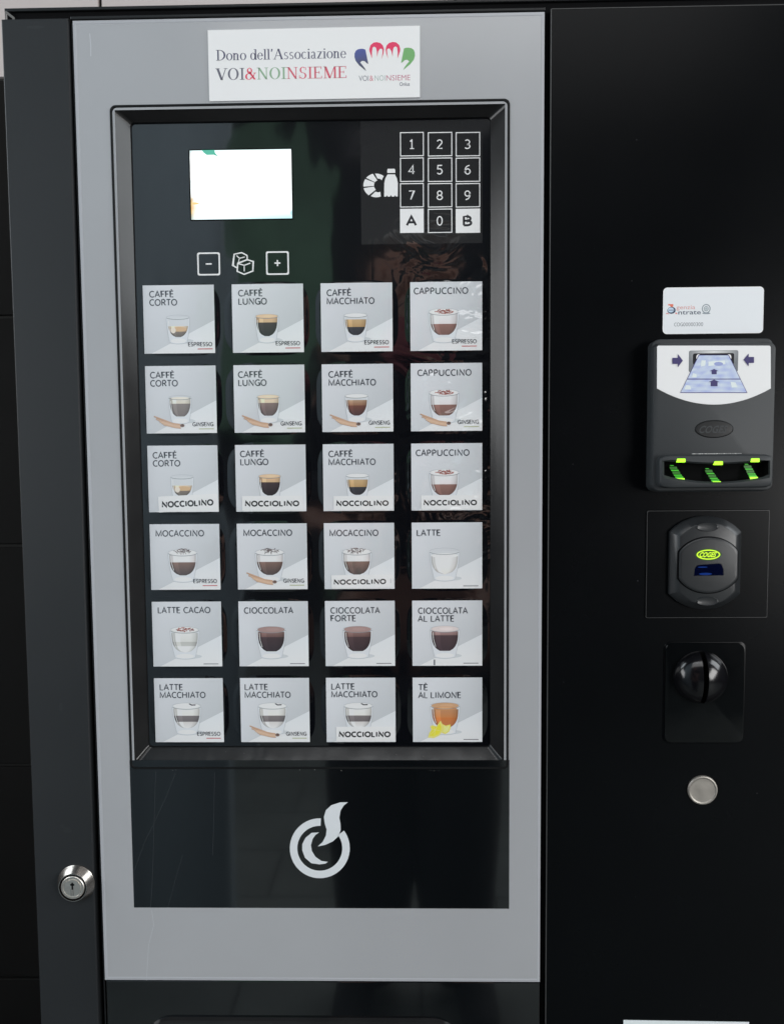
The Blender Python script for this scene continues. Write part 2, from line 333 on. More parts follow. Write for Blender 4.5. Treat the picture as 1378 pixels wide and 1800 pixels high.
# serif lettering for the plaque (built from thick and thin strokes; unit = capital height)
def serif_text(mb, s, x0, x1, zb, cap, y, cols, slope=0.0):
    T, t = 0.108, 0.040
    def ringp(cx, cz, rx, rz, tx, tz, a0=0, a1=360, n=18):
        o = []
        for k in range(n):
            a, b = radians(a0+(a1-a0)*k/n), radians(a0+(a1-a0)*(k+1)/n)
            o.append([(cx+rx*cos(a), cz+rz*sin(a)), (cx+rx*cos(b), cz+rz*sin(b)), (cx+(rx-tx)*cos(b), cz+(rz-tz)*sin(b)), (cx+(rx-tx)*cos(a), cz+(rz-tz)*sin(a))])
        return o
    def bar(x, z, w, h): return [[(x, z), (x+w, z), (x+w, z+h), (x, z+h)]]
    def diag(xa, za, xb, zb_, w): return [[(xa-w/2, za), (xa+w/2, za), (xb+w/2, zb_), (xb-w/2, zb_)]]
    def ser(x, z, w=0.30): return bar(x-w/2, z if z < 0.01 else z-t, w, t)
    def stem(x, z0, z1, w=T, tw=0.30): return bar(x-w/2, z0, w, z1-z0) + ser(x, z0, tw) + (ser(x, z1, tw) if z1 > 0.9 else bar(x-tw/2, z1-t, tw/2, t))
    G = {
     'D': (0.74, stem(.15, 0, 1) + ringp(.24, .5, .46, .5, .13, .045, -90, 90) + bar(.15, 0, .1, .045) + bar(.15, .955, .1, .045)),
     'o': (0.50, ringp(.25, .33, .235, .345, .10, .04)),
     'n': (0.52, stem(.11, 0, .67, .10, .22) + ringp(.26, .45, .155, .22, .10, .05, 0, 160) + bar(.315, 0, .10, .46) + ser(.365, 0, .22)),
     'd': (0.52, ringp(.22, .33, .20, .345, .09, .04) + bar(.36, 0, .10, 1.0) + bar(.28, .96, .1, t) + bar(.42, 0, .09, t)),
     'e': (0.46, ringp(.23, .33, .21, .345, .09, .04, 0, 325) + bar(.06, .34, .36, .04)),
     'l': (0.26, bar(.08, 0, .10, 1.0) + ser(.13, 0, .24) + bar(.01, .96, .1, t)),
     "'": (0.24, [[(.06, .72), (.11, .72), (.18, .92), (.16, 1.0), (.08, 1.0), (.07, .9)]]),
     'A': (0.74, diag(.08, 0, .36, 1.0, .05) + diag(.62, 0, .36, 1.0, .13) + bar(.18, .32, .34, .045) + ser(.08, 0, .24) + ser(.62, 0, .28)),
     's': (0.40, ringp(.19, .49, .135, .185, .07, .05, 30, 270) + ringp(.19, .17, .155, .185, .07, .05, -150, 90)),
     'c': (0.44, ringp(.23, .33, .205, .345, .09, .045, 45, 320)),
     'i': (0.27, bar(.08, 0, .10, .67) + ser(.13, 0, .24) + bar(.01, .63, .1, t) + ringp(.13, .88, .065, .065, .065, .065, n=10)),
     'a': (0.45, ringp(.17, .17, .145, .185, .08, .045, 60, 330) + ringp(.19, .50, .14, .17, .09, .05, 0, 165) + bar(.245, .03, .09, .48) + bar(.33, 0, .08, .05)),
     'z': (0.45, bar(.03, 0, .37, .045) + bar(.04, .625, .35, .045) + diag(.09, .03, .33, .64, .11)),
     'V': (0.72, diag(.36, 0, .10, 1.0, .15) + diag(.36, 0, .62, 1.0, .05) + ser(.10, 1, .28) + ser(.62, 1, .24)),
     'O': (0.76, ringp(.37, .5, .34, .515, .125, .04, n=28)),
     'I': (0.34, stem(.17, 0, 1)),
     '&': (0.76, ringp(.30, .76, .165, .25, .08, .045) + ringp(.25, .26, .23, .275, .11, .045, 60, 345) + diag(.62, 0, .27, .70, .13) + diag(.50, .18, .63, .56, .05) + bar(.52, .54, .2, t)),
     'N': (0.76, diag(.13, 0, .13, 1.0, .05) + diag(.60, 0, .60, 1.0, .05) + diag(.60, 0, .13, 1.0, .125) + ser(.13, 0, .22) + ser(.60, 1, .24) + bar(0, 1-t, .14, t)),
     'S': (0.56, ringp(.27, .745, .195, .27, .10, .045, 40, 270) + ringp(.27, .255, .225, .27, .10, .045, -150, 90) + bar(.43, .72, .04, .26) + bar(.04, .02, .04, .28)),
     'E': (0.64, stem(.15, 0, 1) + bar(.15, 0, .42, .05) + bar(.15, .95, .40, .05) + bar(.15, .49, .26, .05) + bar(.53, 0, .04, .22) + bar(.50, .78, .04, .22) + bar(.38, .4, .04, .22)),
     'M': (0.90, diag(.14, 0, .14, 1.0, .05) + bar(.69, 0, .115, 1.0) + diag(.43, 0, .15, 1.0, .14) + diag(.43, 0, .72, 1.0, .05) + ser(.14, 0, .22) + ser(.75, 0, .28) + bar(.02, 1-t, .14, t) + bar(.75, 1-t, .14, t)),
     ' ': (0.27, [])}
    W = sum(G[c][0] for c in s); kx = (x1-x0)/W; cx = x0
    for c, col in zip(s, cols):
        wd, ps = G[c]
        for p in ps:
            mb.poly([(cx+q[0]*kx, zb+q[1]*cap+slope*(cx+q[0]*kx-x0)) for q in p], y, col)
        cx += wd*kx
    return mb

# ------------------------------------------------------------------ setting
FLOOR = -1250.0
def sheet(name, x0, x1, y0, y1, z, M):
    b = MB(); b.face([(x0, y0, z), (x1, y0, z), (x1, y1, z), (x0, y1, z)]); return tag(b.build(name, M), kind='structure')
floor = sheet('floor', -4000, 4000, -5200, 1000, FLOOR-4, M_joint)
tile_me = None
for j in range(17):
    for i in range(15):
        x = -3200+i*430+(215 if j % 2 else 0); y = -4900+j*272
        if tile_me is None:
            b = MB(); b.face([(-212, -133, 0), (212, -133, 0), (212, 133, 0), (-212, 133, 0)])
            b.face([(-212, -133, -4), (212, -133, -4), (212, -133, 0), (-212, -133, 0)])
            b.face([(-212, 133, 0), (212, 133, 0), (212, 133, -4), (-212, 133, -4)])
            o = b.build('floor_tile', M_floor, floor); tile_me = o.data
        else:
            o = bpy.data.objects.new('floor_tile', tile_me); C.objects.link(o); o.parent = floor
        o.location = (x*S, y*S, FLOOR*S)
# the wall the machine stands against
WY = 700.0
b = MB(); b.box(-4000, 4000, FLOOR, 1500, WY+60, WY+8)
wall = tag(b.build('wall', M_grout), kind='structure')
xj = at(175, 5, WY)[0]; zj = at(5, 137, WY)[1]
tm = {}
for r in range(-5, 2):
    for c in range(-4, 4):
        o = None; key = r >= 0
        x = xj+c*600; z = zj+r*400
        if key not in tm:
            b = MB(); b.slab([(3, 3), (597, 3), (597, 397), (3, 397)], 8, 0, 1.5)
            o = b.build('wall_tile', M_wall if key else M_wall_shade, wall); tm[key] = o.data
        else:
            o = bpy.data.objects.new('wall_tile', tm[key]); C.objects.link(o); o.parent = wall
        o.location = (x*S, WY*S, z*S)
# what stands behind the photographer and shows only as reflections in the glossy front
b = MB(); b.box(-4000, 4000, FLOOR, 2600, -5150, -5050); tag(b.build('far_wall', M_dull), kind='structure')
b = MB(); b.box(-1500, -560, 300, 2300, -4900, -4860); b.box(-1500, -1440, FLOOR, 300, -4900, -4860); b.box(-620, -560, FLOOR, 300, -4900, -4860)  # unseen board put in to give the green reflection
tag(b.build('green_backdrop', M_green), 'green board on two posts added for the green reflection in the upper screen panel', 'board')
b = MB(); b.box(-2300, -470, FLOOR, 1700, -1380, -1320)
tag(b.build('side_wall', M_bluew), kind='structure')

# ------------------------------------------------------------------ the machine
xs = lambda px, py, d=0: at(px, py, d)[0]
zs = lambda px, py, d=0: at(px, py, d)[1]
mach = empty('coffee_vending_machine', (0, 0.3, FLOOR*S), 'tall black and grey hot drinks vending machine with a lit screen and 24 picture buttons', 'vending machine')
L0 = (at(3, 31)[0]+at(70, 1800)[0])/2            # outer left edge of the door
GX0, GX1, GZ1, GZ0 = -278.5, 116.3, 368.6, -473.0  # grey glass panel
RX = 760.0                                       # right end, beyond the frame
BOT = -1180.0
# cabinet behind the door
cx0, cz1 = at(9, 13, 58)
b = MB(); b.slab([(cx0, BOT), (RX-8, BOT), (RX-8, cz1-3.2), (cx0, cz1-3.2)], 650, 60, 1.0); b.build('cabinet', M_void, mach)
b = MB(); b.slab([(cx0-1, cz1-3), (RX-6, cz1-3), (RX-6, cz1), (cx0-1, cz1)], 652, 58, 0.8)
b.build('cabinet_top_rail', M_black, mach)
b = MB(); b.poly([(cx0, cz1-3.2), (cx0+1.6, cz1-3.2), (cx0+9, cz1-9), (cx0+9, cz1-12), (cx0+7, cz1-12), (cx0+6.5, cz1-9.6), (cx0+1.6, cz1-6), (cx0+1.6, cz1-12), (cx0, cz1-12)], 57)
b.build('hinge_bracket', mat('zinc_bracket', (0.18, 0.17, 0.16), 0.45, metal=.5), mach)
for (x, z) in ((-250, FLOOR), (700, FLOOR)):
    b = MB(); b.loft([(rr(x-25, x+25, z, BOT, 2), 120), (rr(x-25, x+25, z, BOT, 2), 70)], back=True); b.build('foot', M_black, mach)
# left steel column of the door
LX1t = at(120, 31)[0]; LX1b = at(170, 1800)[0]
zt = at(60, 31)[1]
b = MB(); o = [(L0, BOT), (LX1b-1, BOT), (LX1t, zt), (L0, zt)]
b.slab(o, 50, 0, 1.2); side = b.build('steel_side_panel', M_steel, mach)
# dark rubbed marks on the steel column
M_smudge = mat('dark_smudge', (0.015, 0.017, 0.019), 0.5)
for (px, py, rx, ry) in ((118, 1460, 10, 7), (110, 1453, 5, 4), (107, 1243, 4, 9), (62, 47, 16, 3)):
    q = at(px, py); pts = []
    for k in range(14):
        a = 2*pi*k/14; j = 0.75+0.4*random.random(); pts.append((q[0]+rx*.48*j*cos(a), q[1]+ry*.48*j*sin(a)))
    b = MB(); b.poly(pts, -0.06); b.build('smudge', M_smudge, side)
# door frame between column and glass
b = MB()
b.box(LX1t+0.3, -252, BOT, GZ1+2.5, 50, 6); b.box(90, RX, BOT, GZ1+2.5, 50, 6); b.box(-252, 90, 302, GZ1+2.5, 50, 6); b.box(-252, 90, BOT, -279, 50, 6)
b.build('door_frame', M_void, mach)
b = MB()   # top and left rails around the glass
b.slab([(LX1t+2, GZ1+0.8), (GX1+0.5, GZ1+0.8), (GX1+0.5, GZ1+3.4), (LX1t+2, GZ1+3.4)], 12, -1.0, 0.6)
b.build('top_trim', M_black, mach)
b = MB(); b.slab([(GX0-2.6, BOT), (GX0-1.3, BOT), (GX0-1.3, GZ1), (GX0-2.6, GZ1)], 10, 2.5, 0.4); b.build('side_trim', M_black, mach)
# grey back painted glass, a frame round the bezel opening and the black logo field
BX0, BX1, BZ1, BZ0 = -249.3, 87.8, 299.3, -275.9
PX0 = (at(229, 1355)[0]+at(235, 1597)[0])/2; PX1 = at(895, 1500)[0]; PZ0 = at(560, 1597)[1]
b = MB()
e = 0.7
for (x0, x1, z0, z1) in ((GX0, GX1, BZ1-4, GZ1), (GX0, BX0+4, PZ0, BZ1-4), (BX1-4, GX1, PZ0, BZ1-4), (GX0, GX1, GZ0, PZ0)):
    b.grid(x0, x1, z0, z1, 1, 1, 0, (0.5,)*3)
b.box(GX0, GX1, GZ0, GZ0+0.01, 5, 0.01); b.box(GX0, GX0+0.01, GZ0, GZ1, 5, 0.01); b.box(GX1-0.01, GX1, GZ0, GZ1, 5, 0.01); b.box(GX0, GX1, GZ1-0.01, GZ1, 5, 0.01)
front = b.build('grey_glass_front', M_grey, mach)
b = MB()
O = [(GX0, GZ0), (GX1, GZ0), (GX1, GZ1), (GX0, GZ1)]; b.ring(O, inset(O, 2.2), -0.05, y2=-0.25); b.ring(inset(O, 2.2), inset(O, 2.9), -0.25, y2=-0.02)
b.build('glass_edge', M_edge, front)
b = MB(); b.rect(PX0, PX1, PZ0, BZ0+8, -0.10); logo_field = b.build('logo_field', M_gloss, mach)
# emblem (a ring with a flame), in white print
b = MB(); WH = K(196, 200, 203)
LG = lambda pts: pxo(pts, 0, 450, 1300, 2.505)
ringpts = []
for a in range(88, 396, 7):
    ringpts.append(a)
if ringpts[-1] != 396: ringpts.append(396)
for a, c in zip(ringpts[:-1], ringpts[1:]):
    P = lambda r, q: (281+r*cos(radians(q)), 480-r*1.0*sin(radians(q)))
    b.poly(LG([P(132, a), P(132, c), P(99, c), P(99, a)]), -0.16, WH)
b.poly(LG([(278, 410), (245, 412), (218, 434), (204, 462), (204, 490), (216, 522), (244, 546), (280, 551), (305, 548), (317, 540), (288, 536), (262, 518), (246, 492), (242, 466), (250, 438), (262, 421)]), -0.16, WH)
b.poly(LG([(405, 277), (370, 278), (332, 290), (308, 312), (299, 342), (303, 372), (311, 398), (308, 424), (294, 452), (272, 472), (305, 465), (338, 450), (362, 428), (373, 400), (372, 372), (367, 346), (372, 315), (386, 292)]), -0.16, WH)
b.build('ring_and_flame_emblem', M_paper, logo_field)
b = MB(); g1 = (0.036, 0.041, 0.046)
for pts, wd in (([(755, 155), (750, 300), (744, 520), (738, 680), (730, 818)], 0.35), ([(850, 165), (800, 290), (745, 410), (700, 500), (650, 640)], 0.3), ([(885, 560), (850, 680), (815, 810)], 0.25), ([(1040, 160), (1036, 400), (1030, 560)], 0.3)):
    b = MB(); b.line(pxo(pts, 0, 0, 1300, 2.756), wd, -0.17, g1); b.build('scratch', M_paper, logo_field)
b = MB(); b.line(pxo([(735, 830), (745, 900), (720, 1000), (710, 1170)], 0, 0, 1300, 2.756), 0.4, -0.04, K(160, 163, 167)); b.build('scratch', M_paper, front); b = MB()
b.line(pxo([(435, 160), (440, 220), (440, 270)], 0, 0, 0, 2.756), 0.8, -0.04, K(164, 166, 170)); b.build('scratch', M_paper, front)
# strip under the grey glass, with the cup bay beginning at the very bottom
b = MB(); o = [(GX0+0.5, BOT), (GX1, BOT), (GX1, GZ0-1.4), (GX0+0.5, GZ0-1.4)]
b.slab(o, 12, 1.0, 0.6); lower = b.build('lower_door_panel', M_gloss, mach)
bx0, bz = at(262, 1795); bx1 = at(800, 1795)[0]
b = MB(); O = rr(bx0-6, bx1+6, bz-300, bz+3, 26); I = inset(O, 3.0)
b.loft([(O, 1.0), (inset(O, 0.8), -3), (I, -3.5), (inset(O, 4.5), 0.5)], cap=False, mi=0); b.poly(inset(O, 4.5), 0.5, mi=1)
b.build('cup_bay_frame', [M_bezel, M_satin], mach, smooth=True)
# right hand door with the payment devices
DX0 = (at(964, 15)[0]+at(957, 1800)[0])/2+1.0; DZ1 = at(1100, 11)[1]
b = MB(); b.slab([(DX0, BOT), (RX, BOT), (RX, DZ1), (DX0, DZ1)], 50, 0, 1.0); pdoor = b.build('payment_door', M_door, mach)
b = MB(); b.slab([(DX0+0.2, BOT), (DX0+1.0, BOT), (DX0+1.0, DZ1-0.6), (DX0+0.2, DZ1-0.6)], 2, -0.35, 0.2)
b.slab([(DX0+1.0, DZ1-1.0), (RX, DZ1-1.0), (RX, DZ1-0.2), (DX0+1.0, DZ1-0.2)], 2, -0.35, 0.2)
b.build('door_edge_fold', mat('edge_highlight_paint', (0.055, 0.056, 0.056), 0.35), pdoor)  # highlight along the door edge painted as a lighter colour
b = MB()
for k in range(24):
    px, py = random.uniform(975, 1370), random.uniform(30, 1780); q = at(px, py); r = random.uniform(0.15, 0.42)
    b.poly(ell(q[0], q[1], r, r*random.uniform(.5, 1.2), 6), -0.05, (0.05, 0.05, 0.055))
tag(b.build('dust_speck', M_paper, pdoor), kind='stuff')

# bezel: recessed tray frame
b = MB()
Ot = rr(BX0, BX1, BZ0, BZ1, 5.0); O1 = rr(BX0+1.6, BX1-1.6, BZ0+1.6, BZ1-1.6, 4.0)
D2 = 12.0
ix0 = (at(232, 213, D2)[0]+at(259, 1315, D2)[0])/2; ix1 = (at(862, 208, D2)[0]+at(862, 1312, D2)[0])/2
iz1 = (at(232, 213, D2)[1]+at(862, 208, D2)[1])/2; iz0 = (at(259, 1315, D2)[1]+at(862, 1312, D2)[1])/2
I1 = rr(ix0, ix1, iz0, iz1, 3.2)
b.loft([(Ot, 6), (Ot, -0.5)], cap=False, mi=1); b.loft([(Ot, -0.5), (inset(Ot, 0.3), -0.8), (O1, -0.8), (inset(O1, 0.5), 0.2)], cap=False, mi=1); b.loft([(inset(O1, 0.5), 0.2), (I1, D2-1.0)], cap=False); b.loft([(I1, D2-1.0), (inset(I1, 0.5), D2+3)], cap=False, mi=1)
bez = b.build('bezel', [M_bezel, M_lip], mach, smooth=28)
b = MB()
for k in range(26):
    px, py = random.uniform(300, 870), random.uniform(1318, 1350); q = at(px, py, 7); r = random.uniform(0.12, 0.38)
    b.poly(ell(q[0], q[1], r, r, 6), 4.5-(q[1]-BZ0-8)*(-0.55), (0.28, 0.28, 0.27))
tag(b.build('dust_speck', M_paper, bez), kind='stuff')

# control panel behind clear film
b = MB(); b.grid(ix0-2, ix1+2, iz0-2, iz1+2, 2, 3, D2+1, (0.5,)*3); ctl = b.build('control_panel', M_film, mach)
a0 = at(633, 210, D2); a1 = at(848, 426, D2)
b = MB(); b.rect(a0[0], a1[0], a1[1], a0[1]-1, D2+0.9); kz = b.build('smoked_keypad_field', M_keyzone, mach)
WP = K(222, 224, 226)
# keypad
KX = [(703, 745), (752, 795), (801, 844)]; KY = [(231, 273), (276, 318), (321, 363), (366, 408)]
names = [['1', '2', '3'], ['4', '5', '6'], ['7', '8', '9'], ['A', '0', 'B']]
for r in range(4):
    for c in range(3):
        p = at(KX[c][0], KY[r][0], D2); q = at(KX[c][1], KY[r][1], D2); s = names[r][c]
        x0, x1, z1, z0 = p[0], q[0], p[1], q[1]; cxk = (x0+x1)/2
        wd = (x1-x0)*(0.27 if s not in '1AB' else (0.22 if s == '1' else 0.40)); cap = (z1-z0)*0.40
        b = MB()
        if s in 'AB':
            b.rect(x0, x1, z0, z1, D2+0.8, WP)
            plain(b, s, cxk-wd*.58, cxk+wd*.58, (z0+z1)/2-cap*0.58, cap*1.14, D2+0.74, K(36, 36, 40), wt=.20)
        else:
            Q = [(x0, z0), (x1, z0), (x1, z1), (x0, z1)]; b.ring(Q, inset(Q, 0.75), D2+0.8, col=WP)
            if s == '1':
                zb1 = (z0+z1)/2-cap*0.5; h1 = cap
                b.poly([(cxk-.4, zb1), (cxk+.45, zb1), (cxk+.45, zb1+h1), (cxk-.1, zb1+h1), (cxk-1.7, zb1+h1*.84), (cxk-1.5, zb1+h1*.72), (cxk-.4, zb1+h1*.82)], D2+0.8, WP)
                b.rect(cxk-1.7, cxk+1.8, zb1, zb1+.75, D2+0.79, WP)
            else: plain(b, s, cxk-wd*.55, cxk+wd*.55, (z0+z1)/2-cap*0.5, cap, D2+0.8, WP, wt=.11)
        o = b.build('key', M_ink, kz)
        if s in 'AB': o['label'] = 'white key with dark letter '+s
        else: o['label'] = 'outlined key with white number '+s
# croissant and bottle symbols
b = MB(); Z3 = lambda pts: pxo(pts, D2, 600, 170, 3.445)
cx_, cy_ = 207, 533
for a0_, a1_ in ((52, 96), (102, 140), (147, 186), (193, 236), (243, 292)):
    pts = []
    for k in range(7):
        a = radians(a0_+(a1_-a0_)*k/6); pts.append((cx_+ (74)*cos(a)*1.0+ (4 if a0_ < 60 or a0_ > 240 else 0), cy_-72*sin(a)))
    for k in range(7):
        a = radians(a1_-(a1_-a0_)*k/6); rin = 34 if 90 < (a0_+a1_)/2 < 260 else 46
        pts.append((cx_+16+rin*0.75*cos(a), cy_-rin*0.9*sin(a)))
    b.poly(Z3(pts), D2+0.8, WP)
b.build('croissant_symbol', M_ink, kz)
b = MB(); b.poly(Z3([(281, 432), (322, 432), (326, 440), (326, 457), (278, 457), (278, 440)]), D2+0.8, WP)
b.poly(Z3([(280, 466), (324, 466), (336, 490), (342, 520), (341, 600), (330, 600), (325, 592), (320, 601), (306, 601), (300, 591), (294, 601), (282, 601), (276, 593), (270, 601), (259, 601), (260, 520), (266, 490)]), D2+0.8, WP)
b.build('bottle_symbol', M_ink, kz)
# screen
p0 = at(333, 262, D2); p1 = at(512, 262, D2); p2 = at(336, 385, D2); p3 = at(513, 383, D2)
sx0 = (p0[0]+p2[0])/2; sx1 = (p1[0]+p3[0])/2; sz1 = (p0[1]+p1[1])/2; sz0 = (p2[1]+p3[1])/2
b = MB(); b.loft([(rr(sx0-1, sx1+1, sz0-1, sz1+1, 1.2), D2+0.98), (rr(sx0-1, sx1+1, sz0-1, sz1+1, 1.2), D2+0.8)], mi=1)
def sc_col(x, z):
    u, v = (x-sx0)/(sx1-sx0), (sz1-z)/(sz1-sz0); c = [1.55, 1.62, 1.62]
    t = max(0, 1-u/.10)*max(0, 1-abs(v-.82)/.22); c = [c[0]-.55*t, c[1]-1.05*t, c[2]-1.45*t]
    t = max(0, 1-u/.035)*(.5+.5*sin(v*37)*sin(v*11)); c = [q-.75*t for q in c]
    t = max(0, (v-.84)/.16)*(.35+.65*u); c = [c[0]-.95*t, c[1]-.60*t, c[2]-.55*t]
    t = max(0, 1-v/.05)*.7; c = [c[0]-.8*t, c[1]-.6*t, c[2]-.6*t]
    return tuple(max(.05, q) for q in c)
b.grid(sx0, sx1, sz0, sz1, 26, 18, D2+0.6, sc_col, mi=0)
_a = M_screen.node_tree.nodes.new('ShaderNodeVertexColor'); _a.layer_name = 'Col'
M_screen.node_tree.links.new(_a.outputs[0], M_screen.node_tree.nodes['Principled BSDF'].inputs['Emission Color']); M_screen.node_tree.nodes['Principled BSDF'].inputs['Emission Strength'].default_value = 1.0
scr = b.build('screen', [M_screen, M_void], mach)
SC = lambda pts: pxo(pts, D2, 320, 240, 6.264)
b = MB(); b.poly(SC([(215, 142), (352, 140), (362, 172), (398, 214), (345, 194), (270, 196), (238, 172)]), D2+0.5, mi=0)
b.build('screen_picture', [M_teal, M_orange, M_pale], scr); b = MB(); b.poly(SC([(100, 665), (112, 730), (110, 850), (103, 850)]), D2+0.5, mi=1); b.poly(SC([(98, 722), (150, 718), (200, 736), (150, 742), (100, 744)]), D2+0.49, mi=1); b.build('screen_picture', [M_teal, M_orange, M_pale], scr); b = MB()
b.poly(SC([(1212, 800), (1190, 826), (1190, 845), (1212, 860)]), D2+0.5, mi=2)
b.build('screen_picture', [M_teal, M_orange, M_pale], scr)
# sugar buttons
for s, X0, X1, Y0, Y1 in (('-', 346, 387, 443, 483), ('+', 467, 508, 441, 482)):
    p = at(X0, Y0, D2); q = at(X1, Y1, D2); b = MB(); o = rr(p[0], q[0], q[1], p[1], 1.6); b.ring(o, inset(o, 1.3), D2+0.8, col=WP)
    cx1, cz1_ = (p[0]+q[0])/2, (p[1]+q[1])/2
    b.rect(cx1-2.6, cx1+2.6, cz1_-0.6, cz1_+0.6, D2+0.8, WP)
    if s == '+': b.rect(cx1-0.6, cx1+0.6, cz1_-2.6, cz1_+2.6, D2+0.76, WP)
    tag(b.build('sugar_button', M_ink, mach), 'square outlined sugar button with a %s sign' % ('minus' if s == '-' else 'plus'))
b = MB()
wd = 1.15
b.line(SC([(605, 1440), (558, 1415), (572, 1290), (655, 1272), (715, 1305), (715, 1345)]), wd, D2+0.8, WP)
b.line(SC([(598, 1305), (630, 1335), (690, 1320)]), wd*.7, D2+0.79, WP); b.line(SC([(630, 1335), (618, 1385)]), wd*.6, D2+0.79, WP)
b.line(SC([(612, 1390), (715, 1350), (782, 1370), (778, 1475), (682, 1512), (605, 1478)]), wd, D2+0.78, WP, closed=True)
b.line(SC([(612, 1392), (683, 1412), (750, 1388)]), wd*.8, D2+0.77, WP); b.line(SC([(683, 1412), (683, 1478)]), wd*.7, D2+0.77, WP)
b.build('sugar_cube_symbol', M_ink, mach)

# ------------------------------------------------------------------ drink buttons
CW, CH = 62.3, 59.0
COLX = [-198.6, -120.7, -43.2, 34.6]; ROWZ = [122.4-69.75*k for k in range(6)]
TW = {'CAFFÈ': .34, 'CORTO': .385, 'LUNGO': .395, 'MACCHIATO': .66, 'CAPPUCCINO': .75, 'MOCACCINO': .69, 'LATTE': .335, 'LATTE CACAO': .755,
      'CIOCCOLATA': .70, 'FORTE': .36, 'AL LATTE': .51, 'TÈ': .13, 'AL LIMONE': .605}
CR, CRD, DK, MOC, FOAM = (203, 168, 128), (176, 132, 92), (48, 42, 44), (118, 88, 80), (228, 226, 222)
SC_, LGc = 's', 'l'
def L(*a): return a
CARDS = {
 (0,0): (['CAFFÈ','CORTO'], .095, .18, 's', 'corto', 'ESPRESSO'), (0,1): (['CAFFÈ','LUNGO'], .095, .18, 's', 'lungo', 'ESPRESSO'),
 (0,2): (['CAFFÈ','MACCHIATO'], .09, .19, 's', 'macch', 'ESPRESSO'), (0,3): (['CAPPUCCINO'], .055, .18, 'l', 'cappu', 'ESPRESSO'),
 (1,0): (['CAFFÈ','CORTO'], .075, .185, 's', 'cortog', 'GINSENG'), (1,1): (['CAFFÈ','LUNGO'], .07, .19, 's', 'lungog', 'GINSENG'),
 (1,2): (['CAFFÈ','MACCHIATO'], .10, .20, 's', 'macchg', 'GINSENG'), (1,3): (['CAPPUCCINO'], .10, .19, 'l', 'cappu', 'GINSENG'),
 (2,0): (['CAFFÈ','CORTO'], .08, .195, 's', 'corto', 'N'), (2,1): (['CAFFÈ','LUNGO'], .075, .185, 's', 'lungo', 'N'),
 (2,2): (['CAFFÈ','MACCHIATO'], .085, .195, 's', 'macch', 'N'), (2,3): (['CAPPUCCINO'], .07, .19, 'l', 'cappu', 'N'),
 (3,0): (['MOCACCINO'], .09, .19, 'l', 'moca', 'ESPRESSO'), (3,1): (['MOCACCINO'], .10, .19, 'l', 'moca', 'GINSENG'),
 (3,2): (['MOCACCINO'], .085, .20, 'l', 'moca', 'N'), (3,3): (['LATTE'], .075, .205, 'l', 'latte', '-'),
 (4,0): (['LATTE CACAO'], .09, .18, 'l', 'cacao', '-'), (4,1): (['CIOCCOLATA'], .085, .19, 'l', 'cioc', '-'),
 (4,2): (['CIOCCOLATA','FORTE'], .085, .195, 'l', 'cioc', '-'), (4,3): (['CIOCCOLATA','AL LATTE'], .09, .205, 'l', 'ciol', '-'),
 (5,0): (['LATTE','MACCHIATO'], .085, .19, 'l', 'lmac', 'ESPRESSO'), (5,1): (['LATTE','MACCHIATO'], .07, .19, 'l', 'lmac', 'GINSENG'),
 (5,2): (['LATTE','MACCHIATO'], .08, .185, 'l', 'lmac', 'N'), (5,3): (['TÈ','AL LIMONE'], .09, .20, 'l', 'te', '-')}
DESC = {'corto': 'short black coffee in a small glass', 'lungo': 'long coffee with brown crema', 'macch': 'coffee with white foam', 'cortog': 'pale short coffee beside ginseng roots',
 'lungog': 'pale long coffee beside ginseng roots', 'macchg': 'foamed coffee beside ginseng roots', 'cappu': 'cappuccino with cocoa on the foam', 'moca': 'layered mocaccino with chocolate shavings',
 'latte': 'glass of white milk', 'cacao': 'milk with cocoa on top', 'cioc': 'dark hot chocolate', 'ciol': 'milk chocolate with pale top', 'lmac': 'layered milk with one dark coffee band', 'te': 'amber tea with lemon wedges'}
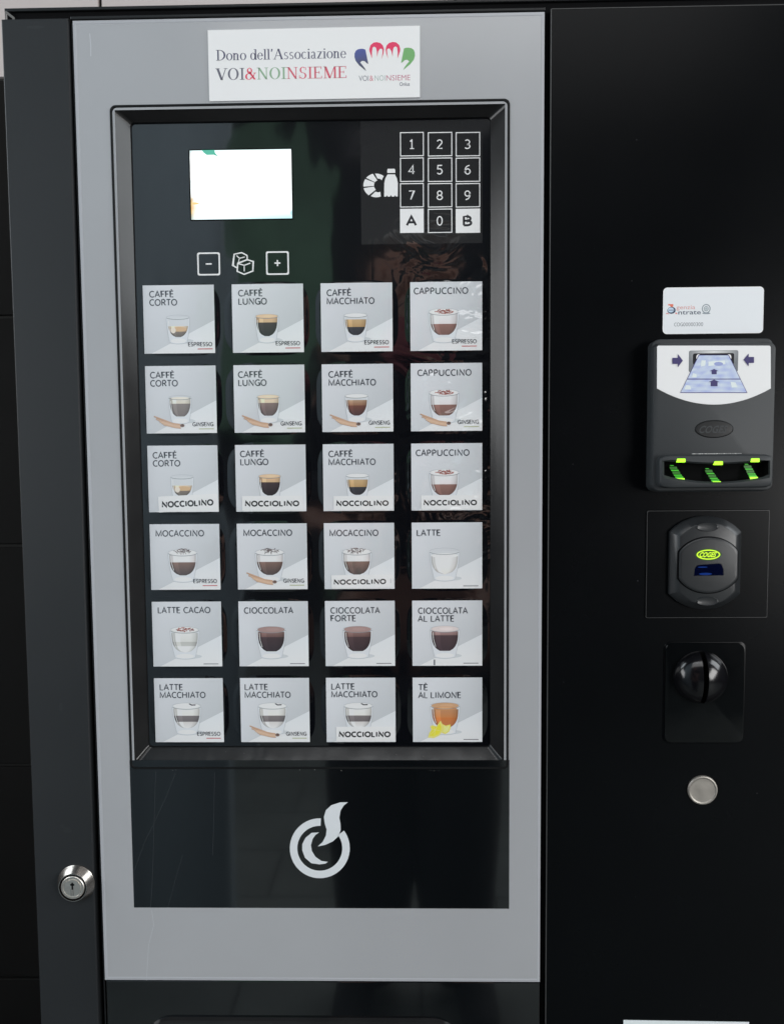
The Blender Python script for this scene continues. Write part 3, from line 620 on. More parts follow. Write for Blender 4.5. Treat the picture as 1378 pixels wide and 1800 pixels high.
# how each glass is filled: list of (v from top, v to, colour top, colour bottom); top surface colour
FILL = {
 'corto': ([(.60, .68, (214, 196, 172), (186, 156, 122)), (.68, .76, (120, 108, 96), (92, 88, 84))], None),
 'lungo': ([(.46, .56, (205, 168, 136), (196, 165, 128)), (.56, .76, (62, 52, 54), (38, 34, 38))], (212, 182, 150)),
 'macch': ([(.53, .64, (186, 158, 118), (172, 140, 98)), (.64, .76, (58, 58, 62), (44, 44, 50))], (232, 232, 230)),
 'cortog': ([(.47, .56, (205, 202, 194), (206, 198, 182)), (.56, .75, (128, 120, 116), (112, 104, 102))], None),
 'lungog': ([(.46, .56, (214, 192, 168), (208, 188, 164)), (.56, .75, (124, 104, 102), (92, 80, 82))], (214, 194, 170)),
 'macchg': ([(.53, .61, (168, 140, 116), (134, 96, 76)), (.61, .76, (106, 66, 56), (72, 52, 54))], (230, 228, 222)),
 'cappu': ([(.46, .61, (220, 218, 220), (212, 206, 206)), (.61, .77, (134, 100, 92), (112, 84, 78))], (226, 224, 224)),
 'moca': ([(.46, .58, (222, 220, 222), (228, 222, 220)), (.58, .78, (120, 96, 88), (74, 66, 66))], (222, 221, 222)),
 'latte': ([(.50, .80, (222, 222, 222), (216, 212, 208))], None),
 'cacao': ([(.48, .62, (214, 214, 212), (206, 206, 202)), (.62, .685, (178, 178, 174), (184, 184, 180)), (.685, .80, (216, 217, 214), (220, 221, 218))], (216, 216, 214)),
 'cioc': ([(.47, .55, (132, 104, 100), (98, 74, 72)), (.55, .77, (64, 50, 54), (48, 40, 46))], (156, 130, 126)),
 'ciol': ([(.47, .53, (158, 132, 130), (126, 100, 98)), (.53, .77, (70, 56, 60), (56, 46, 52))], (206, 194, 192)),
 'lmac': ([(.47, .585, (220, 218, 214), (214, 212, 208)), (.585, .68, (118, 112, 112), (104, 98, 100)), (.68, .80, (200, 196, 194), (214, 214, 214))], (220, 221, 220)),
 'te': ([(.49, .62, (176, 130, 96), (186, 120, 72)), (.62, .78, (188, 112, 60), (178, 112, 76))], (190, 150, 116))}
def lerp(a, b_, t): return tuple(a[i]+(b_[i]-a[i])*t for i in range(3))
def cup(mb, X, Z, size, kind, y):
    """drink picture; X(u), Z(v) give mm from card fractions"""
    if size == 's': cu, rim, rx, ry, base, brx, bowl = .485, .47, .165, .032, .85, .125, .765
    else: cu, rim, rx, ry, base, brx, bowl = .465, .435, .212, .050, .875, .150, .785
    lay, topc = FILL[kind]
    k = [0]
    def Y(): k[0] += 1; return y-0.006*k[0]
    E = lambda cu_, cv, a, b_, n=26, a0=0, a1=360: [(X(cu_+a*cos(radians(a0+(a1-a0)*i/n))), Z(cv+b_*sin(radians(a0+(a1-a0)*i/n)))) for i in range(n+1 if a1-a0 < 360 else n)]
    gl = K(204, 207, 211); ge = K(158, 163, 168); gd = K(120, 126, 132); wh = K(222, 225, 227)
    # soft shadow on the table and the glass body
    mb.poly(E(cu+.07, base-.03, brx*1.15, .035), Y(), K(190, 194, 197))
    body = [(X(cu-rx), Z(rim)), (X(cu-rx*.97), Z(rim+.12)), (X(cu-rx*.86), Z(rim+.27)), (X(cu-brx), Z(base-.02)), (X(cu-brx*.85), Z(base+.002)), (X(cu), Z(base+.012)),
            (X(cu+brx*.85), Z(base+.002)), (X(cu+brx), Z(base-.02)), (X(cu+rx*.86), Z(rim+.27)), (X(cu+rx*.97), Z(rim+.12)), (X(cu+rx), Z(rim))]
    mb.poly(body, Y(), gl)
    mb.poly(E(cu, base-.035, brx*.86, .035), Y(), wh)
    # inner bowl: half width at v
    def hw(v):
        t = max(0., min(1., (v-rim)/(bowl-rim)))
        return rx*0.90*(max(0., 1-t**3.0))**0.5 if size == 's' else rx*0.90*(max(0., 1-t**3.4))**0.5
    yy = Y()
    mb.poly([(X(cu-hw(rim+(bowl-rim)*i/16.)), Z(rim+(bowl-rim)*i/16.)) for i in range(17)] + [(X(cu+hw(rim+(bowl-rim)*i/16.)), Z(rim+(bowl-rim)*i/16.)) for i in range(16, -1, -1)], yy, K(196, 199, 202))
    yy = Y(); n = 7
    for (v0, v1, c0, c1) in lay:
        v1 = min(v1, bowl); n = 8 if v1-v0 > .1 else 5
        for i in range(n):
            a = v0+(v1-v0)*i/n; c = v0+(v1-v0)*(i+1)/n; ca, cc = lerp(c0, c1, i/n), lerp(c0, c1, (i+1)/n)
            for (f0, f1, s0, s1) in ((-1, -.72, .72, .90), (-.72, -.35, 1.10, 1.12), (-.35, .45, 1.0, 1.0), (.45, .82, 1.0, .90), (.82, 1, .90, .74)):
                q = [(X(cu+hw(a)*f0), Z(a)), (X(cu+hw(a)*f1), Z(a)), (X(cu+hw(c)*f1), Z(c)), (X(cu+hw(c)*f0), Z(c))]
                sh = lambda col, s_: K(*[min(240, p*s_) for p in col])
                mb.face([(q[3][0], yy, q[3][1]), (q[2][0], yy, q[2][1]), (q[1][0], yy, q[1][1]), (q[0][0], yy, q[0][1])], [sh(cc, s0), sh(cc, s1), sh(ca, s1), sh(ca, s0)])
    if topc:
        mb.poly(E(cu, rim, rx*.93, ry*.95), Y(), K(*lerp(topc, (120, 120, 120), .12)))
        mb.poly(E(cu, rim-.004, rx*.86, ry*.82), Y(), K(*topc))
        mb.poly(E(cu+.02, rim-.003, rx*.45, ry*.42), Y(), K(*[min(238, c*1.04) for c in topc]))
    elif kind == 'corto':
        mb.poly(E(cu+.02, lay[0][0]+.045, hw(.62)*.72, .035), Y(), K(196, 164, 128))
        mb.poly(E(cu-.07, lay[0][0]+.06, hw(.62)*.26, .045), Y(), K(214, 204, 190))
    elif kind == 'latte': mb.poly(E(cu, .50, hw(.5), .035), Y(), K(228, 228, 228))
    else: mb.poly(E(cu, rim+.01, rx*.75, ry*.6), Y(), K(214, 208, 196))
    if kind == 'te': mb.poly(E(cu, rim+.045, rx*.80, ry*.62), Y(), K(186, 132, 88)); mb.poly(E(cu, rim+.04, rx*.55, ry*.35), Y(), K(204, 160, 120))
    # rim line, sides, base line, highlight
    def pl(pts, wd, col): mb.line(pts, wd, Y(), col)
    pl(E(cu, rim, rx, ry, 14, 10, 170), 0.42, gd); pl(E(cu, rim, rx, ry, 14, 190, 350), 0.22, ge)
    pl([(X(cu-rx), Z(rim+.01)), (X(cu-rx*.97), Z(rim+.12)), (X(cu-rx*.86), Z(rim+.27)), (X(cu-brx), Z(base-.02))], 0.28, ge)
    pl([(X(cu+rx), Z(rim+.01)), (X(cu+rx*.97), Z(rim+.12)), (X(cu+rx*.86), Z(rim+.27)), (X(cu+brx), Z(base-.02))], 0.28, ge)
    pl(E(cu, base-.022, brx, .034, 12, 15, 165), 0.34, ge)
    mb.line([(X(cu-rx*.80), Z(rim+.05)), (X(cu-rx*.76), Z(rim+.16)), (X(cu-rx*.62), Z(rim+.27))], 0.45, Y(), K(214, 217, 220))
    rnd = random.Random(kind+str(X(0)))
    if kind in ('cappu', 'cacao'):
        yy = Y()
        for i in range(60):
            a = rnd.random()*6.28; r = rnd.random()**.6; q = E(cu+.01+rx*.62*r*cos(a), rim-.005+ry*.66*r*sin(a), rnd.uniform(.008, .022), rnd.uniform(.004, .010), 6)
            mb.poly(q, yy-.00008*i, K(*rnd.choice([(140, 84, 78), (158, 104, 96), (120, 72, 68), (172, 126, 118)])))
    if kind == 'moca':
        yy = Y()
        for i in range(30):
            a = rnd.random()*6.28; r = rnd.random()**.6; px, pv, th = cu+rx*.58*r*cos(a), rim-.018+ry*.75*r*sin(a), rnd.random()*3.14
            q = [(X(px-.03*cos(th)), Z(pv-.018*sin(th))), (X(px), Z(pv-.01)), (X(px+.03*cos(th)), Z(pv+.018*sin(th)))]
            mb.line(q, 0.42, yy-.0002*i, K(*rnd.choice([(70, 60, 62), (92, 80, 80), (120, 108, 106)])))
    if kind == 'lmac':
        mb.poly([(X(cu+.03), Z(rim-.035)), (X(cu+.05), Z(rim-.042)), (X(cu+.08), Z(rim-.025)), (X(cu+.135), Z(rim-.028)), (X(cu+.13), Z(rim-.010)), (X(cu+.07), Z(rim-.008))], Y(), K(70, 70, 76))
    if kind == 'te':
        for (lu, lv, lr, a0, a1) in ((.40, .80, .075, -80, 60), (.47, .78, .075, -80, 80)):
            pass
        W1 = [(.215, .93), (.235, .86), (.27, .80), (.245, .76), (.28, .735), (.34, .755), (.40, .665), (.435, .74), (.43, .83), (.38, .90), (.30, .94)]
        W2 = [(.43, .72), (.475, .745), (.54, .725), (.545, .78), (.52, .84), (.47, .875), (.42, .86)]
        for Wd, c1, c2 in ((W2, (218, 202, 90), (226, 214, 130)), (W1, (214, 206, 120), (224, 206, 60))):
            o = [(X(p[0]), Z(p[1])) for p in Wd]; mb.poly(o, Y(), K(*c1)); mb.poly(scaled(o, .78), Y(), K(*c2))
            cxx = sum(p[0] for p in o)/len(o); czz = sum(p[1] for p in o)/len(o)
            for p in scaled(o, .68)[::2]: mb.line([(cxx, czz), p], .22, Y(), K(236, 230, 170))
    return k[0]
def ginseng(mb, X, Z, y, s):
    rnd = random.Random(5)
    du = -.02 if s == 's' else 0.0
    for i in range(7):
        v = .745+i*.021; a = .11+rnd.uniform(0, .03)+i*.022+du; e = .515-rnd.uniform(0, .02)+du; vv = .868+i*.009
        pts = [(X(a), Z(v)), (X(a+(e-a)*.35), Z(v+(vv-v)*.42)), (X(a+(e-a)*.7), Z(v+(vv-v)*.86)), (X(e), Z(vv))]
        mb.line(pts, 1.0, y-.006*(2*i), K(*rnd.choice([(196, 164, 140), (206, 178, 152), (184, 150, 126)])))
        mb.line([(p[0], p[1]-.45) for p in pts], 0.26, y-.006*(2*i+1), K(150, 112, 92))
    mb.poly(ell(X(.53+du), Z(.885), 1.9, 1.5, 12), y-.095, K(120, 98, 90)); mb.poly(ell(X(.535+du), Z(.88), 1.1, .8, 10), y-.10, K(92, 76, 72))
ROWN = ['top', 'second', 'third', 'fourth', 'fifth', 'bottom']
INK = K(56, 60, 68)
def sticker(r, c, u0, u1, v0, v1, rot, tu0, tu1):
    X = lambda u: COLX[c]-CW/2+u*CW
    Z = lambda v: ROWZ[r]+CH/2-v*CH
    cxs, czs = (X(u0)+X(u1))/2, (Z(v0)+Z(v1))/2; hw_, hh = (X(u1)-X(u0))/2, (Z(v0)-Z(v1))/2
    R = lambda x, z: (cxs+x*cos(rot)-z*sin(rot), czs+x*sin(rot)+z*cos(rot))
    b = MB(); o = [R(-hw_, -hh), R(hw_, -hh), R(hw_, hh), R(-hw_, hh)]
    b.loft([(o, 11.9), (o, 11.82)], back=True, col=K(216, 217, 214)); 
    p = R(X(tu0)-cxs, -hh*0.46)
    plain(b, 'NOCCIOLINO', p[0], p[0]+(X(tu1)-X(tu0)), p[1], hh*0.82, 11.79, K(30, 30, 32), wt=.235, rot=rot)
    if (r, c) == (3, 2):
        for i in range(4): q = R(X(.945)-cxs, hh*(-.25+.18*i)); b.rect(q[0]-.3, q[0]+.3, q[1]-.25, q[1]+.25, 11.79, K(110, 110, 112))
    return b
for (r, c), (lines, tu, tv, size, kind, fl) in CARDS.items():
    x0, x1, z0, z1 = COLX[c]-CW/2, COLX[c]+CW/2, ROWZ[r]-CH/2, ROWZ[r]+CH/2
    X = lambda u, x0=x0: x0+u*CW
    Z = lambda v, z1=z1: z1-v*CH
    # pillow shaped pad whose left and right sides bulge
    o1 = []; o2 = []; o3 = []
    def padline(k, n=64):
        pts = []
        for i in range(n):
            a = 2*pi*i/n; ca, sa = cos(a), sin(a); e_ = 0.42
            xx = (abs(ca)**e_)*(1 if ca > 0 else -1); zz = (abs(sa)**e_)*(1 if sa > 0 else -1)
            bul = (5.8 if xx < 0 and c == 1 else 3.2)*(1-abs(zz)**3.5)
            pts.append((COLX[c]+xx*(CW/2+1.6-k+bul), ROWZ[r]+zz*(CH/2+2.2-k)))
        return pts
    b = MB(); b.loft([(padline(-.2), D2+1.0), (padline(.9), D2+0.90), (padline(1.9), D2+0.72), (padline(3.2), D2+0.52), (padline(4.6), D2+0.42), (padline(5.6), D2+0.40)])
    pad = b.build('drink_button', M_pad, mach, smooth=60, origin=(COLX[c]*S, D2*S, ROWZ[r]*S))
    nm = ' '.join(lines).lower()
    pad['label'] = '%s row button reading %s, picture of %s' % (ROWN[r], ' '.join(lines), DESC[kind])
    # printed card with the lit corner of a white set
    yc = 12.2
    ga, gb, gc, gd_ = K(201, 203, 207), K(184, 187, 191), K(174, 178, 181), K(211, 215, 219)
    b = MB()
    b.loft([([(x0, z0), (x1, z0), (x1, z1), (x0, z1)], yc+.1), ([(x0, z0), (x1, z0), (x1, z1), (x0, z1)], yc)], col=K(200, 203, 208))
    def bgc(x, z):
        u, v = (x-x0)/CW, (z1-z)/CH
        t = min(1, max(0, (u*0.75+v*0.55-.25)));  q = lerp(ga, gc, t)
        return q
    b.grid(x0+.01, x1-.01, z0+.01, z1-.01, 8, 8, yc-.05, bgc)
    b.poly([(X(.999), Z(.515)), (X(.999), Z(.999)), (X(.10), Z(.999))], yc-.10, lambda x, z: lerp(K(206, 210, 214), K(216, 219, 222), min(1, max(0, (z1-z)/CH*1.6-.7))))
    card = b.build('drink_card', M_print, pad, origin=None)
    b = MB()
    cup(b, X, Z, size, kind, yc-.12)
    if fl == 'GINSENG': ginseng(b, X, Z, yc-.27, size)
    if fl == 'N': pass
    b.build('drink_picture', M_print, pad)
    b = MB()
    for i, s in enumerate(lines):
        kx = TW[s]; plain(b, s, X(tu-.008), X(tu+kx+.008), Z(tv+.121*i), CH*.101, yc-.14, INK, wt=.155)
    b.build('drink_name', M_print, pad)
    if fl in ('ESPRESSO', 'GINSENG'):
        b = MB(); ue = {0: .965, 3: .925}.get(c, .95) if r == 0 else .955
        wd_ = .345 if fl == 'ESPRESSO' else .30
        plain(b, fl, X(ue-wd_), X(ue), Z(.900), CH*.064, yc-.30, K(66, 68, 74), wt=.15)
        col = K(178, 92, 96) if fl == 'ESPRESSO' else K(168, 172, 140)
        b.rect(X(ue-.21), X(ue), Z(.944), Z(.931), yc-.30, col); b.build('flavour_name', M_print, pad)
    elif fl == '-':
        b = MB(); b.rect(X(.73), X(.945), Z(.966), Z(.955), yc-.2, K(96, 98, 104))
        b.build('underline', M_print, pad)
        if (r, c) == (4, 3): b = MB(); b.rect(X(.305), X(.325), Z(.99), Z(.905), yc-.2, K(92, 96, 104)); b.build('ink_mark', M_print, pad)
ST = [(2, 0, .14, .99, .745, .985, radians(2.4), .185, .93, 'caffè corto', 'third row of buttons, tilted'), (2, 1, .085, .955, .765, .985, 0.0, .125, .905, 'caffè lungo', 'third row of buttons'),
      (2, 2, .145, .985, .775, .985, 0.0, .18, .93, 'caffè macchiato', 'third row of buttons'), (2, 3, .135, .985, .775, .985, 0.0, .17, .93, 'cappuccino', 'third row of buttons'),
      (3, 2, .10, .98, .785, .985, radians(.6), .13, .885, 'mocaccino', 'fourth row of buttons'), (5, 2, .14, .985, .76, .985, 0.0, .175, .93, 'latte macchiato', 'bottom row of buttons')]
for (r, c, u0, u1, v0, v1, rot, t0, t1, nm, where) in ST:
    o = sticker(r, c, u0, u1, v0, v1, rot, t0, t1).build('flavour_sticker', M_print, origin=(COLX[c]*S, 11.9*S, (ROWZ[r]-CH*.38)*S))
    tag(o, 'white NOCCIOLINO sticker on the %s picture, %s' % (nm, where), 'sticker', 'white hazelnut flavour stickers')

# ------------------------------------------------------------------ lock
lk = MB(); q = at(134.5, 1552.5); lx, lz = q
b = MB(); b.lathe(lx, lz, [(16.9, 0), (17.0, -1.0), (16.4, -1.8), (13.2, -8.2), (12.8, -8.6), (12.1, -8.6), (11.9, -7.0)], cap=False); lock = b.build('lock', M_chrome, mach, smooth=40)
b = MB(); b.lathe(lx, lz, [(12.0, -7.2), (10.0, -7.2)], mi=0); b.lathe(lx, lz, [(10.5, -7.3), (10.5, -8.3), (10.0, -8.8), (8.6, -8.8), (8.4, -8.3), (7.6, -8.2), (7.4, -8.8), (0.5, -8.8)], mi=1)
b.rect(lx-.7, lx+.7, lz-1.5, lz+5.0, -8.95, mi=0); b.rect(lx-1.8, lx+1.8, lz+2.2, lz+3.8, -8.93, mi=0); b.rect(lx+.3, lx+.75, lz-7, lz-1.2, -8.93, mi=2); b.rect(lx-1.5, lx-1.1, lz-7, lz-1.2, -8.93, mi=2)
b.build('key_cylinder', [M_void, M_chrome2, mat('grey_groove', (.12, .11, .10), .5)], lock, smooth=40)

# ------------------------------------------------------------------ coin return knob, metal push button
p = at(1169, 1130); q = at(1305, 1305)
b = MB(); b.slab(rr(p[0]-1.2, q[0]+1.2, q[1]-1.2, p[1]+1.2, 6.5), 1, -0.7, 0.5, mi=0); coin = b.build('knob_surround', M_door, mach, smooth=30)
b = MB(); o = rr(p[0], q[0], q[1], p[1], 6); b.loft([(o, -0.6), (inset(o, .4), -1.5), (inset(o, 1.0), -1.6)]); b.build('knob_plate', M_coin, coin, smooth=30)
cxk, czk = at(1234, 1193, -6); R_ = 23.2; H_ = 15.0; ws = 2.2
b = MB()
for sgn in (-1, 1):
    NR, NA = 16, 24; base = len(b.v)
    for i in range(NR+1):
        r = R_*sin(pi/2*i/NR); h = H_*cos(pi/2*i/NR)
        for j in range(NA+1):
            a = -pi/2+pi*j/NA; x = max(ws, r*cos(a)); z = r*sin(a); hh = H_*sqrt(max(0, 1-(x*x+z*z)/(R_*R_))) if x*x+z*z < R_*R_ else 0
            b.v.append(((cxk+sgn*x)*S, (-1.6-hh)*S, (czk+z)*S))
    for i in range(NR):
        for j in range(NA):
            a = base+i*(NA+1)+j; f = (a, a+1, a+NA+2, a+NA+1)
            b.f.append(f if sgn < 0 else f[::-1]); b.m.append(0); b.c.append([(0.5,)*3]*4)
    for j in range(NA):
        za = -R_+2*R_*j/NA; zb_ = -R_+2*R_*(j+1)/NA
        ha, hb = [H_*sqrt(max(0, 1-(ws*ws+z*z)/(R_*R_))) if ws*ws+z*z < R_*R_ else 0 for z in (za, zb_)]
        x = cxk+sgn*ws
        b.face([(x, -1.6, czk+za), (x, -1.6, czk+zb_), (x, -1.6-hb, czk+zb_), (x, -1.6-ha, czk+za)], mi=1)
b.build('return_knob', [M_dome, M_void], coin, smooth=60)
b = MB(); b.rect(cxk-ws, cxk+ws, czk-R_, czk+R_, -1.7); b.build('slot', M_void, coin)
mx, mz = at(1234, 1388.5)
b = MB(); b.lathe(mx, mz, [(13.0, 0), (13.0, -1.6), (12.6, -2.2), (11.8, -2.4), (11.0, -2.2), (10.6, -1.9), (8.0, -1.8), (4.0, -2.0), (0.5, -2.1)], n=56)
b.build('metal_push_button', M_alu, mach, smooth=25)
b = MB(); b.lathe(mx, mz, [(13.9, -0.02), (13.0, -0.05)], n=56); b.build('button_gasket', M_void, mach)

# ------------------------------------------------------------------ banknote reader
bq = at(1255, 863)
bn = empty('banknote_reader', (bq[0]*S, 0, bq[1]*S), 'dark grey banknote reader with white note guide and green lit mouth, under the rounded sticker', 'banknote reader')
DF = -20.0
def box4(x0, x1, y0, y1, d): p = at(x0, y0, d); q = at(x1, y1, d); return p[0], q[0], q[1], p[1]
bx = box4(1139, 1359, 600, 862, 0); fx = box4(1150, 1358.5, 602.5, 862, DF)
Ob = rr(bx[0], fx[1]+.6, bx[2], bx[3], 6); Of = rr(fx[0], fx[1], fx[2], fx[3], 6)
b = MB(); b.loft([(Ob, 0), (Ob, -12), (inset(Ob, .8), -13), (rr(fx[0]-.8, fx[1]+.3, fx[2]-.2, fx[3]+.3, 6), -13.2), (rr(fx[0]-.2, fx[1]+.1, fx[2], fx[3], 6), -18.5), (inset(Of, .5), DF+.3), (inset(Of, 1.2), DF)])
b.build('housing', M_grain, bn, smooth=35)
Bz = lambda pts, d=DF: pxo(pts, d, 1120, 480, 4.5)
arc = [(1055-900*k/16, 912+126*sin(pi*k/16)**.9*(1.0)) for k in range(17)]
pl_ = [(165, 573), (1045, 573), (1054, 583)] + [(1055-900*k/20, 912+128*(1-((k-10)/10)**2)) for k in range(21)] + [(156, 583)]
b = MB(); o = Bz(pl_); b.loft([(o, DF+.1), (o, DF-.4), (inset(o, .3), DF-.5)], col=K(214, 216, 218)); b.build('white_note_guide', M_paper, bn)
b = MB(); o = rr(*box4(1211, 1297, 616, 653, DF-.6), 1.5)
def gg(x, z): 
    p = at(1254, 618, DF)
    t = min(1, math.hypot((x-p[0])/22, (z-p[1])/14)); return lerp(K(206, 206, 206), K(108, 112, 116), t)
g4 = box4(1211, 1297, 616, 653, DF-.6)
b.poly(o, DF-.55, K(120, 124, 127)); b.grid(g4[0]+.4, g4[1]-.4, g4[2]+.4, g4[3]-.4, 10, 6, DF-.62, gg)
b.poly(rr(*box4(1218, 1290, 621, 640, DF-.6), 1.5), DF-.68, (0.006, 0.006, 0.01))
for cx_ in (1227, 1281): q = at(cx_, 628, DF); b.poly(ell(q[0], q[1], 1.8, 2.6, 14), DF-.72, K(226, 228, 232))
b.build('note_slot', M_paper, bn)
b = MB(); PU = K(62, 56, 100)
b.poly(Bz([(483, 647), (722, 647), (868, 947), (338, 947)]), DF-.76, K(66, 62, 120))
nb = lambda x, z: lerp(K(150, 162, 205), K(196, 206, 228), .5+.5*sin(x*.35+z*.9)*cos(z*.4-x*.2))
def trap(v0, v1, n=8):
    for i in range(n):
        for j in range(8):
            def P(u, v): xl = 487+(343-487)*v; xr = 718+(862-718)*v; return (xl+(xr-xl)*u, 651+(942-651)*v)
            a, c_ = v0+(v1-v0)*i/n, v0+(v1-v0)*(i+1)/n
            b.poly(Bz([P(j/8, a), P((j+1)/8, a), P((j+1)/8, c_), P(j/8, c_)]), DF-.80, nb)
trap(0, .63); trap(.655, 1)
for pts in ([(505, 690), (540, 690), (535, 730), (500, 740)], [(560, 700), (690, 690), (695, 720), (560, 735)], [(440, 790), (465, 800), (468, 825), (430, 825)], [(385, 885), (415, 890), (425, 920), (370, 920)], [(735, 860), (775, 865), (790, 900), (745, 905)]):
    b.poly(Bz(pts), DF-.83, K(206, 214, 234))
b.poly(Bz([(640+36*cos(a*.5236), 718+16*sin(a*.5236)) for a in range(12)]), DF-.86, K(140, 150, 192))
for pts in ([(275, 670), (318, 670), (318, 640), (358, 692), (318, 745), (318, 718), (275, 718)], [(920, 663), (878, 663), (878, 636), (838, 685), (878, 738), (878, 710), (920, 710)],
            [(605, 758), (640, 775), (625, 775), (625, 800), (585, 800), (585, 775), (570, 775)], [(605, 842), (648, 862), (632, 862), (632, 895), (577, 895), (577, 862), (560, 862)]):
    b.poly(Bz(pts), DF-.9, PU)
b.build('note_diagram', M_paper, bn)
# embossed oval emblem
cq = at(1255, 754, DF); b = MB(); b.loft([(ell(cq[0], cq[1], 16.0, 7.4), DF), (ell(cq[0], cq[1], 15.6, 7.0), DF+.0), (ell(cq[0], cq[1], 15.2, 6.7), DF-.25), (ell(cq[0], cq[1], 14.6, 6.2), DF-.3)])
text(b, 'COGES', cq[0]-13.2, cq[0]+9.5, cq[1]-3.1, 5.6, DF-.5, (0.5,)*3, off=.03, shear=.35, mi=1)
b.build('embossed_emblem', [M_black, M_grain], bn, smooth=20)
# mouth
ox = box4(1160, 1359, 800, 857, -30)
O = rr(ox[0], ox[1], ox[2], ox[3], 5)
ZM = lambda x, y, d: at(1120+x/4.5, 480+y/4.5, d)
n = 28
def opening(grow, d):
    pts = []
    for k in range(n//2): u = k/(n/2-1); pts.append(ZM(212-grow+(825+2*grow)*u, 1605+grow+46*sin(pi*u), d))
    for k in range(n//2): u = k/(n/2-1); pts.append(ZM(1037+grow-(825+2*grow)*u, 1482-grow+30*sin(pi*u)**1.0, d))
    return pts
def resamp(o, n):
    o = o+[o[0]]; L_ = [0]
    for a, c in zip(o[:-1], o[1:]): L_.append(L_[-1]+math.hypot(c[0]-a[0], c[1]-a[1]))
    out = []; i = 0
    for k in range(n):
        t = L_[-1]*k/n
        while L_[i+1] < t: i += 1
        f = (t-L_[i])/max(1e-9, L_[i+1]-L_[i]); out.append((o[i][0]+(o[i+1][0]-o[i][0])*f, o[i][1]+(o[i+1][1]-o[i][1])*f))
    return out
def roll(o, cx, cz):
    o = ccw(o); k = min(range(len(o)), key=lambda i: math.atan2(o[i][1]-cz, o[i][0]-cx) % (2*pi)); return o[k:]+o[:k]
cxm, czm = (ox[0]+ox[1])/2, (ox[2]+ox[3])/2
def rs(o, n=96):
    # resample by angle from the centre so that rings match
    o = ccw(o); out = []
    for k in range(n):
        a = 2*pi*k/n; dx, dz = cos(a)*100, sin(a)*100; best = None
        for i in range(len(o)):
            x1_, z1_ = o[i][0]-cxm, o[i][1]-czm; x2, z2 = o[(i+1) % len(o)][0]-cxm, o[(i+1) % len(o)][1]-czm
            den = dx*(z2-z1_)-dz*(x2-x1_)
            if abs(den) < 1e-9: continue
            t = (x1_*(z2-z1_)-z1_*(x2-x1_))/den; s_ = (x1_*dz-z1_*dx)/den
            if t > 0 and -1e-6 <= s_ <= 1+1e-6 and (best is None or t > best): best = t
        best = best or 0.1
        out.append((cxm+dx*best, czm+dz*best))
    return out
b = MB()
b.loft([(rs(O), DF), (rs(O), -28), (rs(inset(O, .6)), -29.5), (rs(inset(O, 1.3)), -30), (rs(opening(14, -30)), -30.2), (rs(opening(0, -28)), -28.2)], cap=False, mi=0)
b.loft([(rs(opening(0, -28)), -28.2), (rs(opening(0, -28)), DF-.2)], cap=True, mi=1)
b.build('mouth', [M_grain, M_void], bn, smooth=35)
b = MB()
for (x, y) in ((345, 1482), (640, 1503), (930, 1480)):
    q = ZM(x, y, -29.5); b.loft([(rr(q[0]-3.5, q[0]+3.5, q[1]-1.6, q[1]+1.6, .8), -27.5), (rr(q[0]-3.5, q[0]+3.5, q[1]-1.6, q[1]+1.6, .8), -30.5), (rr(q[0]-3.1, q[0]+3.1, q[1]-1.3, q[1]+1.3, .6), -30.9)])
    o = b.build('green_light', M_led, bn); b = MB()
for (x, y, s_) in ((345, 1637, 1.0), (632, 1662, 1.0), (925, 1627, 1.0)):
    b = MB()
    for i in range(7):
        t = i/6; u = x-78*t if x > 400 and x < 800 else x-(70 if x < 400 else 60)*t; v = y-115*t; d = -28.4+6.5*t
        q = ZM(u, v, d); hw_ = 3.4*(1-.1*t); hh = 1.55 if i == 0 else (.55+.5*(i % 2))
        mi = 0 if i == 0 else (1 if i in (1, 2) else 2 if i in (3, 5) else 1)
        if i == 6: hw_ *= .5; hh = .3
        b.poly([(q[0]-hw_-.3, q[1]+hh), (q[0]+hw_-.5, q[1]+hh), (q[0]+hw_+.2, q[1]-hh), (q[0]-hw_+.4, q[1]-hh)], d, mi=mi)
    b.build('green_reflection', [M_led, M_led2, M_led3], bn)  # reflections of the green lights, painted as glowing strips
b = MB(); p = ZM(430, 1433, DF-.2); q = ZM(828, 1423, DF-.2); rnd = random.Random(3); x = p[0]
while x < q[0]:
    w_ = rnd.uniform(.6, 2.2); b.rect(x, min(x+w_, q[0]), p[1], q[1], DF-.25, K(*rnd.choice([(150, 152, 150), (170, 172, 170), (128, 130, 130)]))); x += w_+rnd.uniform(.0, .35)
b.build('small_print_strip', M_paper, bn)

# ------------------------------------------------------------------ card and key reader
p = at(1136, 897); q = at(1348, 1086)
cr = empty('card_reader', (((p[0]+q[0])/2)*S, 0, q[1]*S), 'black contactless key reader with glowing yellow-green oval and small blue window', 'card reader')
o = rr(p[0], q[0], q[1], p[1], 1.5)
b = MB(); b.loft([(o, 0), (o, -.9), (inset(o, .35), -1.25)], mi=0, cap=False); b.ring(inset(o, .35), inset(o, .8), -1.25, mi=1); b.poly(inset(o, .8), -1.2, mi=2)
b.build('mounting_plate', [M_door, mat('plate_edge_paint', (0.030, 0.031, 0.032), .35), M_door], cr)
def capsule(cx, cz, hw_, hh, flat, n=20):
    # straight sides of half height 'flat', arcs above and below
    R2 = (hw_*hw_+(hh-flat)**2)/(2*(hh-flat)); a0 = math.asin(min(1, hw_/R2)); pts = []
    for k in range(n+1):
        a = a0-2*a0*k/n; pts.append((cx+R2*sin(a), cz+hh-R2+R2*cos(a)))
    for k in range(n+1):
        a = a0-2*a0*k/n; pts.append((cx-R2*sin(a), cz-hh+R2-R2*cos(a)))
    return pts
